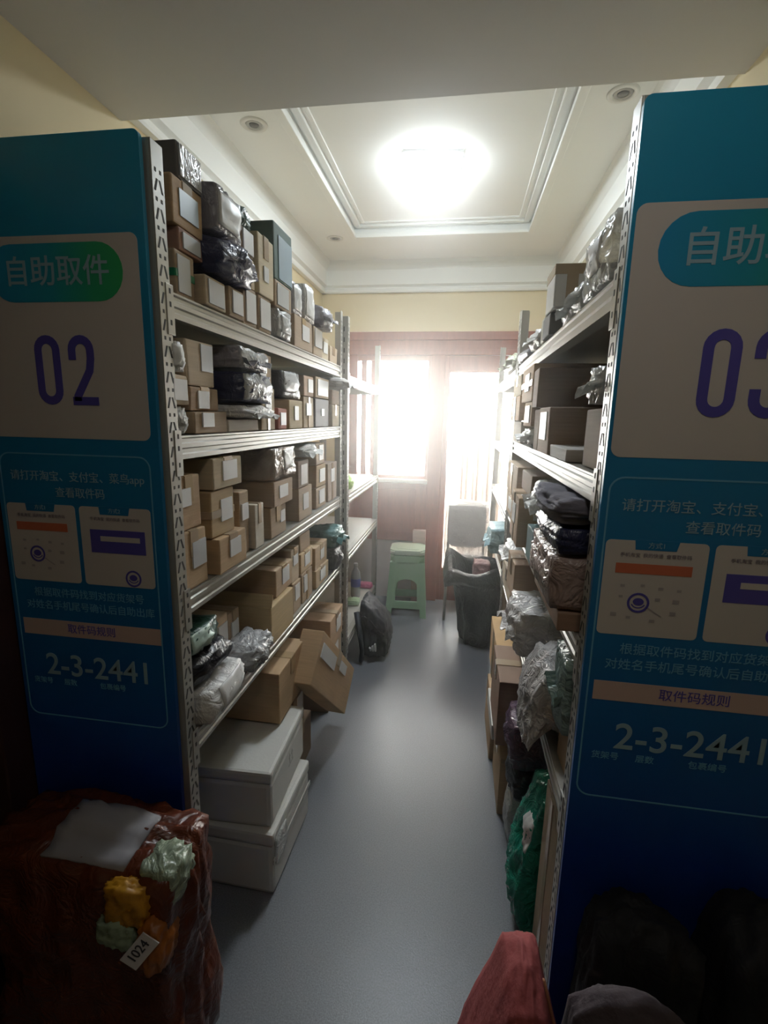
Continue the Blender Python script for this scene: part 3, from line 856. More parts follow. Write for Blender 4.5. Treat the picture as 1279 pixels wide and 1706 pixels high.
carton('tan carton under two labelled parcels near the end of the top left shelf', 'L', x + .01, 1.71, 1.925, 1.691, 1.80, .28, TAN, (.4, .8, .3, .8), 't', group=G)
pouch('grey mailer with a white label leaning right of the dark green box', 'L', x + .01, 1.71, 1.825, 1.801, 1.91, .26, F_GREY, (.12, .9, .12, .9), e=.85, amp=.005, group=G)
pouch('white mailer with grey print beside a small grey bag up high', 'L', x + .015, 1.835, 1.965, 1.801, 1.935, .26, F_WHITE, (.1, .9, .1, .9), e=.85, amp=.005, group=G)
carton('small carton with a white label below the small grey bag', 'L', x + .01, 1.94, 2.07, 1.691, 1.80, .26, LIGHT, (.1, .9, .3, .95), None, group=G)
pouch('small grey bag sticking out at the far end of the top left shelf', 'L', x + .05, 1.985, 2.18, 1.801, 1.895, .26, F_GREY, None, amp=.011, e=.6, group=G, flap=True, name='plastic_bag')
carton('slim carton next to last on the top left shelf', 'L', x, 2.085, 2.20, 1.691, 1.785, .26, PALE, (.2, .8, .3, .8), None, group=G)
carton('low carton at the very end of the top left shelf by the far post', 'L', x, 2.22, 2.355, 1.691, 1.765, .26, LIGHT, None, 't', group=G)

G = 'parcels on the second shelf of the left rack'
z = 1.404
pouch('clear plastic bag at the bottom of the stack beside the post, second shelf', 'L', x + .015, .945, 1.01, z, 1.466, .26, F_CLEAR, None, amp=.006, e=.8, group=G)
carton('small carton with bar code label between two bags, second shelf', 'L', x + .01, .945, 1.01, 1.467, 1.53, .26, LIGHT, (.1, .9, .15, .85), None, group=G)
pouch('white labelled bag topping the stack beside the post, second shelf', 'L', x + .02, .945, 1.005, 1.531, 1.596, .26, F_WHITE, (.12, .92, .15, .9), e=.8, amp=.006, group=G)
carton('brown carton with white sticker at the foot of the stack left of the silver mailers', 'L', x + .01, 1.03, 1.185, z, 1.455, .28, TAN, (.2, .55, .3, .95), None, group=G)
carton('flat brown carton halfway up the stack left of the silver mailers', 'L', x, 1.03, 1.165, 1.456, 1.51, .28, (.31, .21, .13), (.25, .62, .1, .85), 't', group=G)
carton('square tan carton on top of the stack left of the silver mailers', 'L', x, 1.025, 1.145, 1.511, 1.613, .28, LIGHT, (.5, .95, .35, .95), None, group=G, lmat=LABELG)
carton('flat whitish box underneath the bags in the middle of the second shelf', 'L', x + .005, 1.20, 1.395, z, 1.436, .30, (.52, .47, .40), None, None, group=G, name='flat_box', cat='box')
pouch('flattened white bag under the navy mailer', 'L', x + .045, 1.215, 1.465, 1.437, 1.478, .31, F_WHITE, None, amp=.007, e=.72, group=G, flap=True)
pouch('navy mailer with a shiny silver front in the middle of the second shelf', 'L', x + .05, 1.22, 1.44, 1.478, 1.566, .32, F_NAVY, (.03, .97, .06, .96), e=.74, amp=.009, group=G, lmat=F_SILV)
pouch('grey mailer with a shiny front on top of the navy mailer', 'L', x + .04, 1.215, 1.425, 1.566, 1.627, .32, F_GREY, (.03, .97, .08, .95), e=.8, amp=.007, group=G, lmat=F_SILV, flap=True)
carton('tall carton standing right of the silver fronted mailers', 'L', x + .005, 1.415, 1.53, z, 1.535, .28, (.43, .34, .22), (.3, .7, .5, .85), 'f', group=G)
carton('carton stacked on the tall one right of the silver fronted mailers', 'L', x, 1.41, 1.515, 1.536, 1.632, .28, TAN, (.1, .55, .2, .9), 't', group=G)
carton('little red carton near the middle post of the second shelf', 'L', x + .01, 1.545, 1.622, z, 1.474, .26, (.40, .16, .12), (.2, .85, .2, .8), None, group=G)
carton('yellowish carton under the black bag', 'L', x + .012, 1.64, 1.79, z, 1.505, .26, (.46, .37, .22), (.35, .65, .3, .8), None, group=G)
pouch('black bag with a pale label on the yellowish carton', 'L', x + .01, 1.60, 1.81, 1.506, 1.607, .28, F_BLACK, (.1, .75, .2, .95), e=.78, amp=.007, group=G, lmat=LABELG)
carton('tan carton at the foot of a stack of two right of the black bag', 'L', x, 1.84, 1.97, z, 1.525, .27, LIGHT, (.2, .7, .4, .8), 'f', group=G)
carton('smaller carton on top of the stack right of the black bag', 'L', x, 1.84, 1.97, 1.526, 1.605, .27, (.42, .29, .2), (.4, .9, .2, .85), None, group=G)
grey('grey carton with a small white mark near the end of the second shelf', 'L', x, 1.995, 2.205, z, 1.525, .27, lab=(.4, .6, .4, .65), tape=None, group=G, name='grey_box', cat='box')
carton('carton with a large white label on the grey carton', 'L', x, 1.995, 2.205, 1.526, 1.614, .27, LIGHT, (.12, .9, .12, .88), None, group=G)
carton('pale carton at the far end of the second shelf', 'L', x + .01, 2.225, 2.36, z, 1.505, .26, PALE, None, 't', group=G)
carton('brown carton under the crumpled white bag', 'L', x + .01, 2.225, 2.36, 1.506, 1.572, .26, TAN, None, None, group=G)
pouch('crumpled white bag hanging out from the end of the second shelf', 'L', x + .08, 2.215, 2.37, 1.573, 1.632, .30, F_WHITE, None, amp=.014, e=.5, freq=3, group=G, flap=True, name='plastic_bag')

G = 'parcels on the third shelf of the left rack'
z = 1.053
carton('large carton with label at the bottom beside the post, third shelf', 'L', x + .01, .945, 1.055, z, 1.19, .30, (.44, .31, .185), (.4, .95, .35, .8), 't', group=G, lmat=LABELG)
carton('large carton with a square white label above another, third shelf beside the post', 'L', x + .005, .945, 1.05, 1.191, 1.315, .30, (.41, .28, .165), (.1, .55, .45, .78), 't', group=G)
carton('carton with open bottom flap and label at the foot of the middle stack', 'L', x + .025, 1.085, 1.245, z, 1.145, .30, (.45, .31, .18), (.35, .75, .35, .85), 't', group=G)
carton('tape wrapped carton carrying a smaller pale one, third shelf', 'L', x + .01, 1.08, 1.205, 1.146, 1.265, .30, (.40, .29, .16), (.4, .9, .3, .78), 'h', group=G)
carton('pale carton with a printed label on top of the middle stack', 'L', x + .015, 1.09, 1.25, 1.266, 1.343, .30, (.50, .41, .28), (.3, .8, .25, .9), 't', group=G)
carton('upright brown carton behind the narrow white one', 'L', x, 1.257, 1.322, z, 1.24, .28, TAN, (.2, .85, .55, .8), None, group=G)
carton('narrow whitish carton standing upright on the third shelf', 'L', x + .012, 1.333, 1.402, z, 1.19, .26, (.55, .50, .42), None, 't', group=G)
carton('brown carton at the foot of the stack with the plastic wrapped parcel', 'L', x + .01, 1.455, 1.60, z, 1.155, .30, TAN, (.6, .9, .4, .8), 't', group=G)
carton('tan carton with a white label under the plastic wrapped parcel', 'L', x + .02, 1.465, 1.645, 1.156, 1.24, .30, (.40, .29, .2), (.25, .7, .3, .8), None, group=G)
pouch('big plastic wrapped brown parcel just under the second shelf', 'L', x + .03, 1.45, 1.68, 1.24, 1.348, .32, film('brown_wrap', (.36, .29, .24), .2), (.4, .85, .3, .9), e=.86, amp=.006, group=G)
carton('carton with rumpled front under a labelled grey brown carton', 'L', x + .01, 1.735, 1.905, z, 1.18, .28, (.40, .31, .22), (.3, .7, .3, .8), None, group=G)
carton('grey brown carton with a pale label below the clear bag', 'L', x + .01, 1.735, 1.865, 1.181, 1.285, .28, (.33, .27, .22), (.2, .8, .1, .85), None, group=G)
pouch('clear bag bulging over two cartons near the end of the third shelf', 'L', x + .04, 1.74, 1.955, 1.286, 1.345, .28, F_CLEAR, None, amp=.012, e=.6, group=G, flap=True)
carton('lowest of three small cartons at the end of the third shelf', 'L', x, 2.0, 2.155, z, 1.145, .27, TAN, (.25, .8, .2, .85), None, group=G)
carton('middle of three small cartons at the end of the third shelf', 'L', x, 2.0, 2.155, 1.146, 1.243, .27, (.40, .29, .17), (.3, .85, .2, .8), None, group=G)
carton('highest of three small cartons at the end of the third shelf', 'L', x, 2.0, 2.13, 1.244, 1.338, .27, (.46, .37, .27), (.3, .8, .2, .9), None, group=G)
carton('upright grey brown carton against the far post, third shelf', 'L', x, 2.185, 2.355, z, 1.235, .26, (.35, .28, .22), (.3, .7, .5, .85), 'f', group=G)
pouch('bright lime green bag on the shelf just past the parcel rack', 'L', -.555, 2.475, 2.64, 1.053, 1.155, .2, F_LIME, None, amp=.009, e=.4, name='green_bag', cat='plastic bag')

G = 'parcels on the fourth shelf of the left rack'
z = .703
pouch('white bag with a large label hanging over the lowest shelf by the post', 'L', x + .06, .955, 1.185, z, .795, .33, F_WHITE, (.22, .92, .15, .98), e=.66, amp=.009, group=G, rz=.05)
pouch('black plastic bag between the white bag and the dark green one', 'L', x + .03, .955, 1.17, .796, .875, .32, F_BLACK, None, amp=.011, e=.6, group=G, name='plastic_bag')
pouch('dark green bag with a pale label on top beside the post, lowest shelf', 'L', x + .02, .955, 1.125, .872, .945, .30, F_DGREEN, (.08, .62, .15, .95), e=.6, amp=.009, group=G, lmat=GREENLAB)
pouch('small silver foil bag bulging over the edge of the lowest shelf', 'L', x + .06, 1.20, 1.385, z, .795, .13, F_SILV, None, amp=.013, e=.45, freq=3.2, group=G, name='foil_bag', n=14)
carton('small tan carton with a bare top behind the silver foil bag', 'L', x - .05, 1.185, 1.262, z, .885, .26, (.44, .31, .19), (.2, .9, .5, .85), None, group=G)
carton('slim carton with tape right of the small tan one', 'L', x - .055, 1.275, 1.35, z, .865, .26, (.38, .28, .2), (.2, .8, .4, .8), 't', group=G)
r = carton('big carton with a raised top flap in the middle of the lowest shelf', 'L', x + .025, 1.405, 1.625, z, .838, .31, (.46, .34, .185), None, None, group=G)
D_, W_, H_ = .31, .22 * .97, .135 * .985
bm = bmesh.new()
v = [bm.verts.new(c) for c in ((-.155, -.1, H_), (.155, -.1, H_), (.15, -.075, H_ + .035), (-.15, -.075, H_ + .035))]
v2 = [bm.verts.new(q.co + Vector((0, -.003, .002))) for q in v]
bm.faces.new(v); bm.faces.new(v2)
for i in range(4): bm.faces.new((v[i], v[(i + 1) % 4], v2[(i + 1) % 4], v2[i]))
mesh_obj('flap', bm, cardboard((.46, .34, .185)), r)
carton('tan carton with a label on its corner standing on the big flapped carton', 'L', x + .01, 1.49, 1.66, .840, .935, .31, (.42, .30, .19), (.35, .75, .3, .9), 't', group=G)
carton('narrow carton right of the big flapped carton', 'L', x + .005, 1.675, 1.765, z, .825, .28, (.40, .30, .2), (.2, .8, .4, .9), None, group=G)
carton('carton on the narrow one, with a lit top edge', 'L', x, 1.672, 1.762, .826, .958, .28, LIGHT, (.2, .8, .5, .8), 't', group=G)
carton('tan carton in the second column from the far end, lowest shelf', 'L', x + .005, 1.78, 1.92, z, .828, .28, TAN, (.15, .45, .35, .9), 'f', group=G)
carton('square carton over the second column from the far end, lowest shelf', 'L', x + .002, 1.775, 1.93, .829, .912, .28, (.45, .33, .2), (.3, .75, .25, .85), 't', group=G)
carton('small carton right under the third shelf, above the square carton', 'L', x - .005, 1.79, 1.92, .913, .985, .26, TAN, None, None, group=G)
carton('low carton at the far end of the lowest shelf', 'L', x + .01, 1.955, 2.165, z, .785, .28, (.42, .31, .19), (.3, .7, .25, .85), 't', group=G)
carton('carton with a white label on the low one at the far end', 'L', x + .005, 1.96, 2.155, .786, .888, .28, (.44, .32, .20), (.4, .7, .3, .75), 't', group=G)
pouch('dark grey bag at the very end of the lowest shelf', 'L', x + .05, 2.19, 2.352, z, .815, .28, film('charcoal_bag', (.085, .08, .09), .4), (.55, .8, .35, .75), e=.55, amp=.01, group=G, lmat=LABELG, name='plastic_bag')
pouch('shiny teal plastic bag on top of the dark grey bag', 'L', x + .06, 2.17, 2.356, .816, .925, .28, F_TEAL, None, amp=.014, e=.55, freq=2.8, group=G, name='plastic_bag', flap=True)

G = 'boxes on the floor under the left rack'
FOAM = plain('white_foam', (.70, .70, .66), .7, var=.05, bump=.06, bscale=120)
def foam(label, xf, y0, y1, z0, z1, depth, rz):
    r = thing('foam_box', label, 'foam box', (xf - depth / 2, (y0 + y1) / 2, z0 + .001), (0, 0, rz), 'white foam boxes by the left rack')
    W, H = y1 - y0, z1 - z0
    bm = bmesh.new(); add_box(bm, -depth / 2, depth / 2, -W / 2, W / 2, 0, H * .8, 0, .014)
    mesh_obj('body', bm, FOAM, r)
    bm = bmesh.new(); add_box(bm, -depth / 2 - .002, depth / 2 + .002, -W / 2 - .002, W / 2 + .002, H * .8 + .001, H, 0, .010)
    mesh_obj('lid', bm, FOAM, r)
    return r, W, H
r, W, H = foam('large white foam box standing on the floor with film on its corner', -.492, 1.185, 1.52, 0, .215, .43, -.02)
bm = bmesh.new()
for k in range(12):
    pass
bm = pillow_bm((.10, .10, .012), .5, .003, 77, 3, 8)
mesh_obj('torn_film', bm, F_CLEAR, r, True, (.212, -.11, H - .075), (0, PI / 2, 0))
bm = bmesh.new(); add_plate(bm, 'f', (.434, W + .004, H), (.0, 1, .52, .60), .002); mesh_obj('packing_tape', bm, plain('clear_tape_white', (.62, .61, .57), .15), r)
r, W, H = foam('smaller white foam box stacked on the large one', -.512, 1.195, 1.545, .216, .405, .42, .035)
bm = bmesh.new()
# arrow-up handling mark printed on the front
for dy in (-.012, .012):
    add_prism(bm, [(dy - .009, .045 + .03), (dy + .009, .075), (dy, .09)], 0, .209, .2105)
    add_prism(bm, [(dy - .003, .055), (dy + .003, .055), (dy + .003, .076), (dy - .003, .076)], 0, .209, .2105)
add_prism(bm, [(-.024, .048), (.024, .048), (.024, .052), (-.024, .052)], 0, .209, .2105)
bmesh.ops.translate(bm, verts=bm.verts, vec=(.0, .02, .03))
mesh_obj('handling_mark', bm, plain('faded_print', (.45, .45, .42), .6), r)
carton('brown carton on the floor behind the large foam box', 'L', -.585, 1.58, 1.86, 0, .19, .32, DARK, None, 't', group=G)
carton('small carton with a white label wedged under the wide brown carton', 'L', -.565, 1.585, 1.70, .191, .405, .30, (.38, .27, .17), (.25, .8, .45, .95), None, group=G)
carton('wide brown carton with a lit top resting behind the foam boxes', 'L', -.56, 1.42, 1.70, .412, .60, .34, (.44, .30, .17), None, 't', group=G)
r = carton('tilted carton with two white labels leaning out into the aisle', 'L', -.475, 1.485, 2.035, .303, .513, .09, (.47, .32, .185), (.05, .42, .55, .82), 't', group=G, rx=math.radians(-43), rz=-.10)
bm = bmesh.new(); add_plate(bm, 'f', (.09, .55 * .97, .21 * .985), (.56, .74, .66, .86), .003); mesh_obj('small_label', bm, LABEL, r)
carton('brown carton on the floor at the far end under the left rack', 'L', -.58, 2.115, 2.36, 0, .175, .32, DARK, None, 't', group=G)
carton('brown carton second in the stack at the far end under the left rack', 'L', -.575, 2.125, 2.36, .176, .335, .32, TAN, (.3, .7, .4, .9), None, group=G)
carton('carton with a lit top, highest in the stack behind the black backpack', 'L', -.565, 2.105, 2.355, .336, .492, .32, (.42, .28, .17), (.45, .8, .35, .8), 't', group=G)

# ---- right rack
x = .24
G = 'parcels on the top shelf of the right rack'
pouch('white parcel in clear plastic wrap beside the 03 sign', 'R', x - .01, .945, 1.18, 1.691, 1.815, .30, F_CLEAR, (.2, .7, .3, .9), e=.78, amp=.010, freq=2.2, group=G, lmat=plain('paper_sheet', (.7, .68, .64), .6), n=16)
pouch('low clear wrapped parcel behind the taller wrapped one', 'R', x - .004, 1.19, 1.43, 1.691, 1.765, .30, F_CLEAR, None, e=.7, amp=.012, group=G, flap=True)
grey('dark grey box under the white box with brown tape', 'R', x - .008, 1.50, 1.62, 1.691, 1.752, .30, lab=None, tape=None, group=G, name='grey_box', cat='box')
r = thing('white_box', 'white box with a T of brown tape on top of the right rack', 'box', (.375, 1.515, 1.754), (0, 0, 0), G)
bm = bmesh.new(); add_box(bm, -.145, .135, -.065, .065, 0, .108, 0, .004); mesh_obj('body', bm, plain('white_board', (.72, .70, .66), .6), r)
bm = bmesh.new()
add_box(bm, -.1465, .1365, -.0665, .0665, .083, .1095, 0, .002); add_box(bm, -.115, -.085, -.0668, -.060, .012, .085, 0, .001)
mesh_obj('packing_tape', bm, TAPE, r)
carton('thin pale carton standing past the dark grey box on the right rack', 'R', x, 1.64, 1.70, 1.691, 1.768, .26, (.55, .53, .45), None, None, group=G)
pouch('white plastic bag lying at the edge of the top right shelf', 'R', x - .02, 1.72, 1.99, 1.691, 1.765, .26, F_WHITE, None, amp=.011, e=.5, group=G, flap=True, name='plastic_bag')
pouch('flat grey bag at the far end of the top right shelf', 'R', x - .015, 2.0, 2.345, 1.691, 1.735, .26, F_GREY, None, amp=.009, e=.65, group=G, name='plastic_bag')
pouch('greenish clear bag on top of the rack next to the door', 'R', x - .03, 2.47, 3.05, 1.691, 1.785, .28, film('greenish_wrap', (.42, .45, .33), .25, .7), None, amp=.014, e=.55, name='plastic_bag', flap=True)

G = 'parcels on the second shelf of the right rack'
z = 1.358
carton('dark brown carton at the near end of the second right shelf', 'R', x + .02, .945, 1.10, z, 1.478, .28, DARK, None, None, group=G)
pouch('clear bag with a folded top beside the post, second right shelf', 'R', x - .005, .95, 1.06, 1.479, 1.56, .20, F_CLEAR, None, amp=.01, e=.65, group=G, flap=True)
carton('flat grey white box lying in front of the brown one, second right shelf', 'R', x + .002, 1.17, 1.385, z, 1.388, .28, (.48, .46, .44), None, None, group=G, name='flat_box', cat='box')
carton('brown carton with a bare side in the middle of the second right shelf', 'R', x - .002, 1.40, 1.585, z, 1.49, .33, (.31, .22, .15), (.2, .8, .3, .9), None, group=G)
carton('dark carton supporting the big brown one, second right shelf', 'R', x + .0, 1.60, 1.695, z, 1.488, .33, DARK, None, None, group=G)
carton('big brown carton just under the top right shelf', 'R', x - .012, 1.59, 1.70, 1.491, 1.612, .35, (.29, .205, .145), None, None, group=G)
pouch('crumpled clear bag at the foot of a stack, second right shelf', 'R', x - .02, 1.715, 2.01, z, 1.43, .28, F_CLEAR, None, amp=.013, e=.6, group=G, flap=True)
carton('carton with a white label above the crumpled clear bag', 'R', x - .01, 1.715, 1.90, 1.431, 1.515, .28, (.42, .29, .18), (.2, .85, .15, .85), None, group=G)
carton('lit tan carton on top of the stack over the crumpled clear bag', 'R', x - .012, 1.715, 2.01, 1.516, 1.638, .28, (.45, .32, .2), (.35, .75, .3, .8), 'h', group=G)
carton('whitish carton at the bottom of the far stack, second right shelf', 'R', x, 2.045, 2.345, z, 1.448, .28, (.50, .44, .36), None, None, group=G)
carton('tan carton in the middle of the far stack, second right shelf', 'R', x - .015, 2.03, 2.345, 1.449, 1.55, .28, (.50, .35, .21), (.3, .6, .2, .8), 'f', group=G)
carton('pale tan carton on top of the far stack, second right shelf', 'R', x - .01, 2.06, 2.345, 1.551, 1.636, .28, (.46, .38, .26), None, 't', group=G)

G = 'parcels on the third shelf of the right rack'
z = 1.036
carton('flat brown carton under the red and white wrapped parcel', 'R', x - .03, .955, 1.27, z, 1.074, .30, (.31, .2, .14), None, None, group=G)
r = pouch('parcel in clear wrap with red and white bands beside the 03 sign', 'R', x - .055, .955, 1.27, 1.075, 1.187, .32, film('pinkish_wrap', (.42, .31, .28), .2, .6), (.1, .9, .3, .95), face='t', e=.86, amp=.007, group=G)
bm = bmesh.new()
for a in (.25, .55):
    t_ = patch_bm((.32, .315, .112), .86, .007, _seed[0], 2.4, 'b', (a, a + .16, .2, .78), .0016)
    merge(bm, t_, 0)
mesh_obj('red_print', bm, plain('red_print', (.36, .07, .06), .3), r, True)
pouch('dark navy bag beneath the grey fabric bag', 'R', x - .055, .955, 1.28, 1.188, 1.245, .32, F_NAVY, None, amp=.008, e=.7, group=G, name='plastic_bag')
pouch('crumpled grey fabric bag squeezed under the second right shelf', 'R', x - .065, .955, 1.30, 1.241, 1.304, .33, F_GREYCLOTH, None, amp=.014, e=.55, freq=2.2, group=G, name='fabric_bag', n=16)
carton('brown carton under the clear plastic bag, third right shelf', 'R', x + .01, 1.33, 1.40, z, 1.14, .28, TAN, None, None, group=G)
recol(carton('slim teal box standing between two brown cartons', 'R', x - .02, 1.41, 1.53, z, 1.138, .28, TAN, None, None, group=G, name='teal_box', cat='box'), plain('teal_board', (.16, .26, .27), .5))
pouch('shiny clear plastic bag above the slim teal box', 'R', x - .03, 1.335, 1.56, 1.141, 1.295, .29, F_CLEAR, None, amp=.015, e=.55, freq=3, group=G, n=16, flap=True)
carton('tall carton with lit tape edge in the middle of the third right shelf', 'R', x - .04, 1.61, 1.84, z, 1.205, .32, (.42, .30, .19), (.3, .7, .4, .8), 'tf', group=G)
carton('shorter carton lying on the tall taped one', 'R', x - .005, 1.62, 1.86, 1.206, 1.275, .28, (.33, .26, .2), None, None, group=G)
carton('small carton at the foot of the far stack, third right shelf', 'R', x - .01, 1.91, 2.34, z, 1.14, .28, (.40, .29, .19), (.3, .6, .3, .8), 't', group=G)
carton('carton higher in the far stack, third right shelf', 'R', x - .012, 1.96, 2.345, 1.141, 1.27, .28, (.43, .33, .23), None, 'f', group=G)

G = 'parcels on the fourth shelf of the right rack'
z = .691
TEALT = film('pale_teal_wrap', (.30, .42, .40), .25, .6)
carton('brown carton under the pale teal wrapped parcel', 'R', x + .02, .945, 1.06, z, .80, .30, (.36, .25, .15), None, None, group=G)
pouch('pale teal wrapped parcel beside the near post of the right rack', 'R', x - .012, .945, 1.06, .801, .978, .30, TEALT, None, amp=.006, e=.88, group=G, flap=True)
def droop(amt, x0):
    def w_(p):
        t_ = max(0.0, p.x - x0)
        return Vector((p.x - t_ * .25, p.y, p.z - amt * (t_ / .1) ** 1.2))
    return w_
pouch('long white plastic bag spilling over the shelf beside the green bag', 'R', .165, 1.075, 1.30, z, .885, .24, film('milky_bag', (.66, .63, .62), .3, .7, 20), None, amp=.015, e=.5, freq=2.6, group=G, name='plastic_bag', warp=droop(.15, .045), n=18, flat=False)
carton('kraft carton propping up the pinched white bag', 'R', x + .01, 1.32, 1.62, z, .762, .28, TAN, None, None, group=G)
pouch('white plastic bag with pinched corners on the lowest right shelf', 'R', x - .075, 1.32, 1.60, .763, .925, .28, film('white_bag', (.74, .71, .70), .28, .7, 18), None, amp=.017, e=.55, freq=2.2, group=G, name='plastic_bag', n=18, flap=True)
carton('brown carton below the carton with a shiny taped top', 'R', x - .005, 1.65, 1.85, z, .83, .30, DARK, None, None, group=G)
carton('carton with a shiny taped top on the lowest right shelf', 'R', x - .035, 1.645, 1.85, .831, .968, .30, (.38, .26, .17), None, 't', group=G, tmat=CTAPE)
pouch('thin bright green packet standing on the lowest right shelf', 'R', x - .012, 1.87, 1.95, z, .835, .22, film('bright_green_wrap', (.07, .42, .13), .3), None, amp=.006, e=.75, group=G, name='packet')
carton('pale carton at the far end of the lowest right shelf', 'R', x - .005, 1.97, 2.34, z, .80, .28, (.48, .40, .3), None, 't', group=G)
pouch('white paper bag with a pointed corner at the far end of the lowest right shelf', 'R', x - .035, 1.93, 2.24, .837, .94, .28, F_WHITE, None, amp=.013, e=.55, group=G, name='paper_bag', flap=True)
carton('brown carton carrying the pale blue mailer on the rack by the door', 'R', x, 2.475, 2.76, z, .75, .28, TAN, None, None)
pouch('pale blue mailer sticking out of the rack by the door', 'R', x - .075, 2.49, 2.74, .751, .905, .30, F_LBLUE, None, amp=.010, e=.7, name='mailer_bag', n=16, flap=True)
pouch('small pinkish white bag next to the pale blue mailer', 'R', x - .02, 2.77, 2.98, z, .80, .25, film('pinkish_bag', (.62, .52, .50), .4), None, amp=.01, e=.55, name='plastic_bag')

G = 'boxes and bags on the floor under the right rack'
carton('kraft carton on the floor behind the green bag', 'R', x - .035, 1.62, 1.90, 0, .235, .32, (.42, .30, .18), None, 't', group=G)
carton('kraft carton farther along the floor under the right rack', 'R', x - .05, 1.92, 2.25, 0, .235, .32, (.45, .31, .18), None, 't', group=G)
recol(carton('thin white foam board lying on the farther kraft carton', 'R', x - .065, 1.72, 2.0, .236, .30, .25, TAN, None, None, group=G, name='foam_board', cat='foam board'), FOAM)
carton('brown carton with a dark side under the lowest right shelf', 'R', x - .062, 1.60, 1.90, .301, .553, .33, (.26, .165, .115), None, 't', group=G)
carton('orange tan carton with rounded corners farthest under the right rack', 'R', x - .045, 1.93, 2.28, .301, .522, .32, (.56, .36, .17), None, 'f', group=G)
carton('dark carton holding up the orange tan one', 'R', x - .03, 2.02, 2.30, .236, .30, .30, DARK, None, None, group=G)
pouch('white plastic bag low on the floor behind the green bag', 'R', x - .03, 1.47, 1.60, 0, .22, .26, F_WHITE, None, amp=.009, e=.6, group=G, name='plastic_bag')
pouch('black plastic bag squashed under the purple one', 'R', x - .035, 1.40, 1.585, .221, .352, .30, F_BLACK, None, amp=.01, e=.6, group=G, name='plastic_bag')
pouch('shiny dark purple bag under the lowest right shelf', 'R', x - .05, 1.39, 1.585, .353, .52, .31, F_PURP, None, amp=.013, e=.65, group=G, name='plastic_bag', n=16)
def taper(h, k):
    def w_(p):
        f = 1 - k * max(0, p.z / h - .35)
        return Vector((p.x * f - .04 * (1 - f), p.y * f, p.z))
    return w_
pouch('crumpled green plastic bag with a white label on the floor', 'R', x - .052, 1.13, 1.385, 0, .49, .30, F_GREEN, (.60, .93, .60, .80), 'f', amp=.02, e=.5, freq=2.6, group=G, name='plastic_bag', cat='plastic bag', warp=taper(.49, .55), n=22)
carton('kraft carton standing behind the near post, under the lowest right shelf', 'R', x + .012, .945, 1.10, 0, .60, .30, (.25, .19, .12), None, 'f', group=G)

